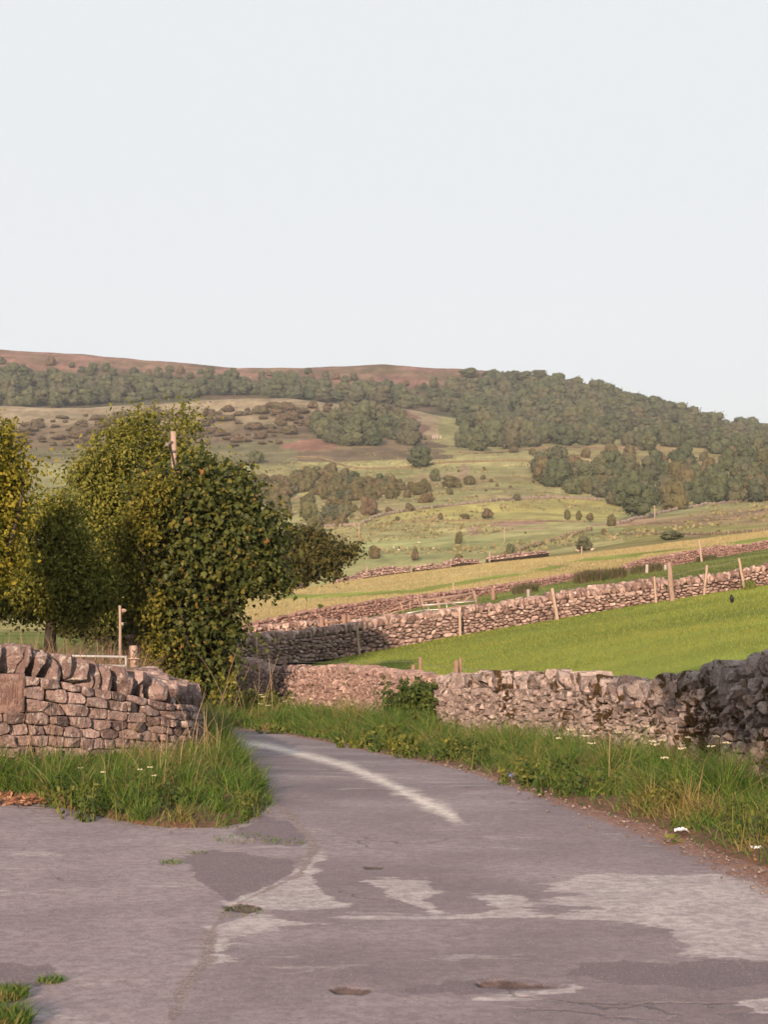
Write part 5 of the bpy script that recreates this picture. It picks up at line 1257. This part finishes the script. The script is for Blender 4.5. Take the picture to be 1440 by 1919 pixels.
rush(1325, 1052, 163, 1.9, 800, .55, 'low dark weeds at the leaning stake of the tumbledown wall', 706)
rush(1402, 1106, 77.2, .5, 260, .42, 'small green weed at the foot of the last stake', 707, G_STRIP)

# ------------------------------------------------------------------ timber, gates, posts
OLDWOOD = wood_mat('weathered_wood', (.27, .19, .15), (.20, .145, .115)); PALEWOOD = wood_mat('pale_stake', (.35, .26, .205), (.28, .205, .16)); REDWOOD = wood_mat('red_timber', (.25, .155, .12), (.19, .118, .092))
GREYWOOD = wood_mat('grey_post', (.30, .25, .22), (.24, .20, .18)); GALV = plain_mat('galvanised_steel', (.55, .53, .51), (.45, .43, .42), 5, .45, .5); RUSTY = plain_mat('rusty_steel', (.42, .31, .25), (.30, .17, .12), 9, .7, .1)
WIRE = plain_mat('fence_wire', (.32, .29, .26), None, 8, .5, .4); BLACK = plain_mat('black_cable', (.02, .02, .022)); CAST = plain_mat('cast_iron', (.10, .09, .085))
def stake(name, px_t, py_t, px_b, py_b, d, wpx, mat, root, below=.3, sides=8):
    tp, bt = at(px_t, py_t, d), at(px_b, py_b, d); dv = (bt - tp) / np.linalg.norm(bt - tp); bt = bt + dv * below
    r = wpx * d / F / 2 * .86; n = 7; t_ = np.linspace(0, 1, n)[:, None]; P = tp + (bt - tp) * t_ + rng.normal(size=(n, 3)) * r * .10
    mb = MB(); mb.tube(P, np.linspace(r * .88, r * 1.08, n) * rng.uniform(.94, 1.06, n), sides); return mb.build(name, mat, root)
b0 = at(1048, 1170, 74.2)
fe = thing('wire_fence', 'row of pale leaning stakes with thin wire in front of the long field wall', 'fence', (b0[0], b0[1], gz(b0[0], b0[1])))
SK = [(481, 1200, 482, 1243, 62, 5), (669, 1173, 674, 1226, 69.0, 6), (862, 1147, 863, 1199, 72.3, 7), (1035, 1102, 1048, 1172, 74.2, 8), (1227, 1080, 1231, 1142, 76.2, 5.5), (1326, 1059, 1319, 1127, 76.8, 6), (1385, 1046, 1397, 1110, 77.0, 6)]
for s_ in SK: stake('post', *s_, PALEWOOD, fe)
mb = MB()
for f_ in (.06, .45):
    for a_, c_ in zip(SK[:-1], SK[1:]):
        p0 = at(a_[0] + (a_[2] - a_[0]) * f_, a_[1] + (a_[3] - a_[1]) * f_, a_[4]); p1 = at(c_[0] + (c_[2] - c_[0]) * f_, c_[1] + (c_[3] - c_[1]) * f_, c_[4])
        m_ = (p0 + p1) / 2; m_[2] -= .05; mb.tube(np.array([p0, m_, p1]), .006, 4, False)
mb.build('wire', WIRE, fe)
def post(label, px_t, py_t, px_b, py_b, d, wpx, mat, below=.3, name='fence_post', cat='post', sides=8):
    b_ = at(px_b, py_b, d); r_ = thing(name, label, cat, b_); stake('shaft', px_t, py_t, px_b, py_b, d, wpx, mat, r_, below, sides); return r_
def solo(label, px_t, py_t, px_b, py_b, d, wpx, mat, below=.3, name='fence_post', cat='post', sides=8):
    o = stake(name, px_t, py_t, px_b, py_b, d, wpx, mat, None, below, sides); tag(o, label, cat, None, 'thing'); return o
solo('thick brown wooden post standing tallest in front of the long field wall', 1255, 1054, 1261, 1138, 76.0, 12, OLDWOOD)
solo('thin leaning stake before the tumbledown wall', 1311, 1011, 1316, 1056, 160, 5, PALEWOOD)
solo('short pale marker stake standing in the hay field above the wooden gate', 850, 1092, 851, 1112, 134, 4.5, PALEWOOD)
solo('thick reddish stump post right of the wooden gate', 925, 1101, 925, 1128, 116, 10, REDWOOD)
solo('squared grey gate post where the two long rails end', 991, 1105, 991, 1130, 92, 10, GREYWOOD, .6, sides=4)
solo('first pale tree guard tube among the rushes', 1213, 1058, 1213, 1072, 137, 7, plain_mat('guard_tube', (.36, .33, .28)), .4, 'tree_guard', 'tree guard')
solo('second pale tree guard tube among the rushes', 1248, 1058, 1248, 1071, 138, 7, plain_mat('guard_tube_worn', (.33, .31, .27)), .4, 'tree_guard', 'tree guard')
solo('slim stake at the edge of the hay field near the leafy bush', 1091, 1024, 1091, 1034, 238, 3, PALEWOOD)
solo('slim stake by the last piece of broken wall', 918, 1033, 918, 1050, 238, 2.6, PALEWOOD)
solo('slim stake above the tapering heap of broken wall', 688, 1060, 688, 1070, 223, 2.4, PALEWOOD)
solo('slim stake beside the stub of broken wall', 593, 1080, 593, 1090, 218, 2.4, PALEWOOD)
# field edge fence just behind the rubble walls
b0 = at(790, 1262, 34)
fe2 = thing('wire_fence', 'short reddish posts and wire poking up behind the pink rubble wall', 'fence', (b0[0], b0[1], gz(b0[0], b0[1])))
for s_ in [(534, 1237, 536, 1262, 44.8, 11), (775, 1246, 776, 1300, 34.2, 11), (788, 1231, 789, 1300, 34.0, 8), (855, 1236, 856, 1300, 31.4, 12), (863, 1232, 864, 1300, 31.6, 8)]: stake('post', *s_, REDWOOD, fe2, .1, 6)
mb = MB()
for p_ in ([(788, 1245, 34), (855, 1251, 31.5), (1000, 1262, 27.2)], [(788, 1240, 34), (536, 1241, 44.8)]):
    mb.tube(np.array([at(*q) for q in p_]), .004, 4, False)
mb.build('wire', WIRE, fe2)
def bars(mb, pairs, d0, d1, px0, px1, r):
    """round bars between pixel pairs, depth running from d0 at px0 to d1 at px1"""
    D_ = lambda x: d0 + (d1 - d0) * (x - px0) / (px1 - px0)
    for (x0, y0, x1, y1) in pairs: mb.tube(np.array([at(x0, y0, D_(x0)), at(x1, y1, D_(x1))]), r, 6)
def gate(label, cat, pairs_rail, pairs_up, d0, d1, px0, px1, rr, ru, mat, name='field_gate', brace=None):
    q = pairs_up[0]; b_ = at(q[2], q[3], d0); root = thing(name, label, cat, b_)
    m1 = MB(); bars(m1, pairs_rail, d0, d1, px0, px1, rr); m1.build('rails', mat, root)
    for u_ in pairs_up: m2 = MB(); bars(m2, [u_], d0 - .04, d1 - .04, px0, px1, ru); m2.build('upright', mat, root)
    if brace: m3 = MB(); bars(m3, brace, d0 - .02, d1 - .02, px0, px1, rr); m3.build('brace', mat, root)
    return root
gate('pale metal gate leaning against the reddish wall, left of the wooden gate', 'gate', [(717, 1140, 782, 1119.5), (720, 1147, 784, 1127), (722, 1152, 786, 1134), (725, 1159, 758, 1151)], [(716.7, 1138, 724.5, 1160), (751, 1130, 757, 1150), (768, 1127, 770, 1146), (782, 1118.5, 789, 1137)],
     106, 107, 717, 789, .026, .030, RUSTY)
gate('long low galvanised hurdle propped along the coping of the long field wall', 'gate', [(756, 1150, 797, 1143), (797, 1143, 880, 1139.5), (758, 1156, 860, 1147), (790, 1134, 850, 1130), (850, 1130, 895, 1126)], [(755.5, 1149, 758, 1158), (803, 1138, 805, 1152), (837, 1130, 839, 1147), (876, 1138, 878, 1144)],
     97, 98, 755, 880, .030, .024, GALV, 'metal_hurdle')
gate('brown wooden gate with a diagonal brace between two stout posts', 'gate', [(793, 1125.5, 888, 1112), (793, 1136, 890, 1124), (838, 1140, 900, 1132)], [(790, 1121, 795, 1144), (820, 1121, 826, 1150), (888, 1107, 895, 1136)],
     108, 109, 790, 895, .075, .11, OLDWOOD, 'wooden_gate', [(832, 1123, 862, 1138), (870, 1127, 884, 1116)])
gate('two long pale rails sagging from the hurdle to the grey gate post', 'rail', [(880, 1140, 960, 1127), (960, 1127, 989, 1120), (880, 1142, 930, 1135), (945, 1137, 989, 1124)], [(978, 1118, 978, 1128), (958, 1126, 958, 1132)], 93, 92, 880, 990, .035, .02, PALEWOOD, 'rail_fence')
gate('reddish stub posts joined by one rail behind the shaded end of the field wall', 'fence', [(604, 1167, 652, 1164)], [(603, 1156, 603, 1190), (654, 1152, 654, 1186), (645, 1152, 645, 1184)], 79, 80, 600, 655, .06, .125, REDWOOD, 'stub_fence')

# utility pole in the trees
pd = 44.0; b_ = at(334, 1262, pd); up = thing('utility_pole', 'weathered wooden pole with a black cable, standing up out of the tall tree', 'pole', (b_[0], pd, gz(b_[0], pd)))
stake('shaft', 325, 809, 334, 1262, pd, 13.5, wood_mat('pole_wood', (.36, .26, .21), (.27, .195, .155)), up, .5, 12)
mb = MB(); mb.tube(np.array([at(316, 832, pd - .12), at(300, 852, pd - .3), at(270, 885, pd + .5)]), .018, 6); mb.tube(np.array([at(318, 832, pd - .12), at(322, 850, pd - .12), at(328, 882, pd - .12), at(331, 960, pd - .12)]), .022, 6); mb.build('cable', BLACK, up)
mb = MB(); mb.tube(np.array([at(314, 832, pd - .14), at(324, 828, pd - .1)]), .03, 6); rock(mb, at(314, 833, pd - .14), (.10, .10, .12), np.eye(3), rng, 3); rock(mb, at(319, 829, pd - .14), (.06, .08, .10), np.eye(3), rng, 3); mb.build('insulator', plain_mat('porcelain', (.16, .13, .12), None, 8, .3), up)
mb = MB(); mb.tube(np.array([at(322, 846, pd - .10), at(330, 846, pd - .10)]), .03, 6); mb.build('bracket', CAST, up)
for (x_, yt, yb, lo, lab) in [(673, 980, 1012, 330, 'tiny pole beside the pale wall line far down the valley'), (1228, 947, 975, 262, 'small white pole in front of the bright green crest tree'), (946, 987, 1018, 330, 'faint thin pole on the valley floor beside the bare patch')]:
    g_ = ground_at(x_, yb, lo); r_ = thing('utility_pole', lab, 'pole', g_); m = g_[1] / F; mb = MB(); hh = (yb - yt) * m
    mb.tube(np.array([g_ - [0, 0, .3], g_ + [0, 0, hh * .5], g_ + [0, 0, hh]]), [.15, .13, .10], 8); mb.build('shaft', PALEWOOD, r_)
    mb = MB(); mb.box(g_ + np.array([0, 0, hh - .3]), (1.0, .1, .1)); mb.build('crossbar', PALEWOOD, r_)
# footpath sign
fd = 32.0; b_ = at(225, 1262, fd); fs = thing('footpath_sign', 'small wooden footpath signpost with one pointing arm, below the dark tree', 'signpost', (b_[0], fd, gz(b_[0], fd)))
stake('post', 224.5, 1134.5, 226, 1262, fd, 7.2, PALEWOOD, fs, .3, 4)
a0 = at(228, 1144, fd - .03); k = fd / F
arm = np.array([(0, -3.2), (6, -3.2), (9.5, 0), (6, 3.2), (0, 3.2)]) * k
mb = MB(); n5 = 5
Vf = [a0 + np.array([p[0], 0, p[1]]) for p in arm] + [a0 + np.array([p[0], .035, p[1]]) for p in arm]
mb.add(Vf, [[0, 1, 2, 3, 4]], [[9, 8, 7, 6, 5]], [[i, (i + 1) % 5, (i + 1) % 5 + 5, i + 5][::-1] for i in range(5)]); mb.build('arm', PALEWOOD, fs)
mb = MB(); mb.box(at(231, 1144, fd - .036), (.05, .006, .022)); mb.build('arrow_mark', OLDWOOD, fs)
mb = MB(); mb.box(at(229.5, 1169, fd), (.045, .03, .06)); mb.build('waymark', GREYWOOD, fs)
# gate behind the left wall
gd = 29.0; b_ = at(251, 1300, gd)
gp = thing('gate_post', 'squared cracked wooden gate post behind the left wall', 'post', (b_[0], gd, gz(b_[0], gd)))
stake('shaft', 250.5, 1209, 251, 1320, gd, 20, wood_mat('gatepost_wood', (.38, .27, .21), (.30, .21, .165), 1.6), gp, .3, 4)
mb = MB()
for (x0, y0, x1, y1) in [(259, 1213, 252, 1222), (252, 1222, 248, 1231), (248, 1218, 252, 1223)]: mb.tube(np.array([at(x0, y0, gd - .145), at(x1, y1, gd - .145)]), .008, 4)
mb.build('crack', CAST, gp)
mb = MB(); mb.tube(np.array([at(241, 1234, gd - .15), at(261, 1234, gd - .15)]), .012, 6); rock(mb, at(252, 1240, gd - .15), (.07, .05, .06), np.eye(3), rng, 3); mb.build('hinge', RUSTY, gp)
fg = thing('metal_gate', 'galvanised metal field gate hung on the cracked post, mostly hidden by the left wall', 'gate', at(60, 1320, gd + .2))
m1 = MB()
for y_ in (1231, 1248, 1266, 1284, 1302): m1.tube(np.array([at(-95, y_ - 6, gd + .4), at(238, y_, gd)]), .021, 8)
m1.build('rails', GALV, fg)
for x_ in (-95, 60, 236):
    m2 = MB(); y_ = 1231 - 6 * (238 - x_) / 333; m2.tube(np.array([at(x_, y_, gd + .4 * (238 - x_) / 333), at(x_, y_ + 74, gd + .4 * (238 - x_) / 333)]), .02, 8); m2.build('upright', GALV, fg)
# loose stones on the bank behind the gate post
for i, (x_, y_, w__) in enumerate([(246, 1194, .32), (262, 1196, .26)]):
    mb = MB(); c_ = at(x_, y_, 37); rock(mb, c_, (w__ * .8, .25, .12), np.eye(3), rng, 4); mb.box(c_ - [0, 0, .5], (w__ * .4, .16, 1.0))
    tag(mb.build('bank_stone', ST_PINK, None, False, tuple(c_)), ['pale capping stone on the bank between signpost and gate post', 'smaller capping stone touching the sycamore bush'][i], 'stone', None, 'thing')

# ------------------------------------------------------------------ crow, sheep, litter, stones
cd_ = 71.5; g_ = ground_at(1372, 1131, 40, 78); k = g_[1] / F
crow = thing('crow', 'black crow standing on the bright green field below the last stakes', 'bird', g_)
me_v = [(0, 0, .13), (0, .01, .20), (-.01, -.03, .27), (-.02, -.05, .33), (-.025, -.09, .335), (.05, .10, .10), (.08, .18, .04)]
bm_ = bpy.data.meshes.new('body'); bm_.from_pydata(me_v, [(0, 1), (1, 2), (2, 3), (3, 4), (0, 5), (5, 6)], [])
bo = bpy.data.objects.new('body', bm_); COL.objects.link(bo); bo.parent = crow
sk = bo.modifiers.new('skin', 'SKIN'); bo.modifiers.new('sub', 'SUBSURF').levels = 2; bo.modifiers['sub'].render_levels = 2
for v_, r_ in zip(bm_.skin_vertices[0].data, (.085, .085, .060, .045, .012, .06, .03)): v_.radius = (r_, r_)
bm_.materials.append(plain_mat('black_feathers', (.012, .012, .014), (.02, .02, .024), 20, .5))
bo.scale = (1.0, 1.0, 1.0)
mb = MB()
for s_ in (-.03, .03): mb.tube(g_ + np.array([(s_, 0, .10), (s_, .01, .05), (s_, -.01, 0)]), .010, 5)
mb.build('legs', BLACK, crow)
WOOL = plain_mat('wool', (.46, .41, .33), (.36, .32, .26), 6)
def sheep_mesh():
    mb = MB(); r2 = np.random.default_rng(5)
    def ell(c, r, nn=4):
        V, Fc = ROCKS[nn]; S = V / np.linalg.norm(V, axis=1)[:, None]; mb.add(S * np.array(r) * (1 + wobble(S, .05, 4, r2))[:, None] + np.array(c), Fc)
    ell((0, 0, .62), (.55, .28, .30)); ell((.52, 0, .72), (.20, .14, .17), 3); ell((.68, 0, .66), (.15, .09, .10), 3)
    for x_ in (-.34, .34):
        for y_ in (-.13, .13): mb.tube(np.array([(x_, y_, .5), (x_ + .02, y_, .25), (x_, y_, -.03)]), [.08, .05, .045], 6)
    for y_ in (-.12, .12): ell((.50, y_, .82), (.05, .08, .03), 2)
    return mesh_np('sheep', np.concatenate(mb.V), [np.concatenate(v) for v in mb.F.values()], WOOL, True)
SH = sheep_mesh()
for i, (x_, y_) in enumerate([(739, 1028), (748, 1033), (763, 1030), (786, 1019), (813, 1030), (785, 1047)]):
    g_ = ground_at(x_, y_, 330); o = link('sheep', SH, None, tuple(g_)); o.rotation_euler = (0, 0, prng.uniform(-.6, .6) + (math.pi if i % 2 else 0)); s_ = .55; o.scale = (s_, s_, s_)
    tag(o, 'tiny pale sheep grazing on the valley floor', 'sheep', 'sheep on the valley floor', 'thing')
WPOST = plain_mat('white_paint', (.42, .34, .31), (.34, .27, .25), 4)
for i, x_ in enumerate([811.5, 815.5, 820, 826]):
    g_ = ground_at(x_, 822, 700); m = g_[1] / F; mb = MB(); hh = 5.2 * m; mb.box(g_ + np.array([0, 0, hh / 2 - .2]), (2.1 * m, .5, hh + .4)); mb.box(g_ + np.array([0, 0, hh + .1]), (2.5 * m, .6, .25))
    tag(mb.build('white_post', WPOST, None, False, tuple(g_)), 'short white upright in the far row below the wood', 'post', 'row of short white uprights below the wood', 'thing')
def litter(label, px, py, size, mat, cat, seed, name):
    r2 = np.random.default_rng(seed); g_ = ground_at(px, py, 5, 60); mb = MB()
    n = 9; gx, gy = np.meshgrid(np.linspace(-.5, .5, n), np.linspace(-.5, .5, n)); ph = r2.uniform(0, 6, 4)
    z = .12 * np.sin(gx * 9 + ph[0]) * np.cos(gy * 7 + ph[1]) + .10 * np.sin(gx * 4 + gy * 11 + ph[2]) + .16
    ed = 1 + .18 * np.sin(np.arctan2(gy, gx) * 5 + ph[3])
    top = np.stack([g_[0] + gx * ed * size[0], g_[1] + gy * ed * size[1], g_[2] + .03 + z * size[2]], -1).reshape(-1, 3); bot = top - [0, 0, .004]
    ii, jj = np.meshgrid(np.arange(n - 1), np.arange(n - 1), indexing='ij'); q = np.stack([ii * n + jj, ii * n + jj + 1, (ii + 1) * n + jj + 1, (ii + 1) * n + jj], -1).reshape(-1, 4)
    mb.add(np.vstack([top, bot]), np.vstack([q, q[:, ::-1] + n * n]))
    tag(mb.build(name, mat, None, True, tuple(g_)), label, cat, None, 'thing')
PAPER = plain_mat('paper', (.74, .72, .72), (.62, .60, .61), 30)
litter('crumpled white paper scrap on the gritty road edge', 1278, 1565, (.085, .10, .07), PAPER, 'litter', 1, 'paper_scrap')
litter('dull white torn strip on the road edge near the picture border', 1418, 1597, (.07, .05, .04), PAPER, 'litter', 2, 'torn_paper')
litter('small blue plastic scrap at the foot of the verge', 956, 1461, (.07, .10, .10), plain_mat('blue_plastic', (.16, .20, .36), None, 8, .4), 'litter', 3, 'plastic_scrap')
# pale stones at the leafy bush
for i, (x_, y_, w__) in enumerate([(1084, 1033, 1.0), (1111, 1031, .9)]):
    g_ = ground_at(x_, y_, 238); mb = MB(); rock(mb, g_ + [0, 0, .1], (w__, .7, .55), np.eye(3), rng, 4)
    tag(mb.build('field_stone', ST_FAR, None, True, tuple(g_)), ['pale stone at one side of the leafy green bush', 'pale stone at the other side of the leafy green bush, slightly higher'][i], 'stone', None, 'thing')
# grit and little stones washed to the road edge (one loose scatter)
r2 = np.random.default_rng(900); mb = MB()
for i in range(800):
    x_ = r2.uniform(560, 1500); e_ = np.interp(x_, [e[0] for e in EDGE], [e[1] for e in EDGE]); y_ = e_ + abs(r2.normal()) * (e_ - 1360) * .09 - r2.uniform(2, 8)
    g_ = ground_at(x_, y_, 5, 45, 260); s_ = .005 + .02 * r2.random() ** 2.5; rock(mb, g_ + [0, 0, s_ * .3 + .012], (s_, s_ * 1.2, s_ * .7), np.eye(3), r2, 2, cuts=2)
for i in range(420):
    t_ = r2.random(); p_ = VO[int(t_ * 130) + 8]; s_ = .004 + .015 * r2.random() ** 2; q = p_ + np.array([r2.normal() * .05, -abs(r2.normal()) * .16, 0]); q[2] = G(q[0], q[1]) + s_ * .3 + .012
    rock(mb, q, (s_, s_ * 1.2, s_ * .7), np.eye(3), r2, 2, cuts=2)
tag(mb.build('gravel', stone_mat('grit_stone', (.13, .085, .07), (.20, .145, .125), (.29, .23, .20), .2, 0, 6), None), 'loose grit and small pebbles washed along the road edge', 'gravel', None, 'stuff')
# fallen leaves at the left foot of the verge
P = np.array([ground_at(r2.uniform(-80, 170), r2.uniform(1486, 1512), 5, 40, 300) for k in range(900)]); P[:, 2] += .03
V, Fc = leaves(P, norm(r2.normal(size=P.shape) * .35 + [0, 0, 1]), .05, OVAL, r2, 0)
tag(obj('fallen_leaves', V, Fc, leaf_mat('dead_leaf', [(0, (.20, .085, .045)), (.5, (.33, .16, .09)), (1, (.45, .27, .17))], .1)), 'orange fallen leaves where the verge meets the drive', 'fallen leaves', None, 'stuff')
P, tv = sample_grid(RG[:5], 2600, r2); P = P[(P[:, 1] < 26)]; P[:, 2] += .012
V, Fc = leaves(P, norm(r2.normal(size=P.shape) * .4 + [0, 0, 1]), .022, OVAL, r2, 0)
tag(obj('fallen_leaves', V, Fc, leaf_mat('litter_leaf', [(0, (.12, .065, .04)), (.6, (.20, .11, .065)), (1, (.28, .17, .11))], .1)), 'brown leaf litter along the foot of the long verge', 'fallen leaves', None, 'stuff')
# ------------------------------------------------------------------ the evening air
hm = bpy.data.materials.new('haze'); hm.use_nodes = True; hn = hm.node_tree; hn.nodes.clear()
ho = hn.nodes.new('ShaderNodeOutputMaterial'); hv = hn.nodes.new('ShaderNodeVolumePrincipled')
hv.inputs['Color'].default_value = (.80, .86, .97, 1); hv.inputs['Density'].default_value = .000095; hv.inputs['Anisotropy'].default_value = 0
hn.links.new(hv.outputs[0], ho.inputs['Volume'])
mb = MB(); x0, x1, y0, y1, z0, z1 = -9700, 9700, -95, 6050, -400, 330
mb.add([(x0, y0, z0), (x1, y0, z0), (x1, y1, z0), (x0, y1, z0), (x0, y0, z1), (x1, y0, z1), (x1, y1, z1), (x0, y1, z1)], [[0, 3, 2, 1], [4, 5, 6, 7], [0, 1, 5, 4], [1, 2, 6, 5], [2, 3, 7, 6], [3, 0, 4, 7]])
o = mb.build('haze', hm); tag(o, 'thin pale evening haze over the valley', 'haze', None, 'stuff'); o.display_type = 'WIRE'
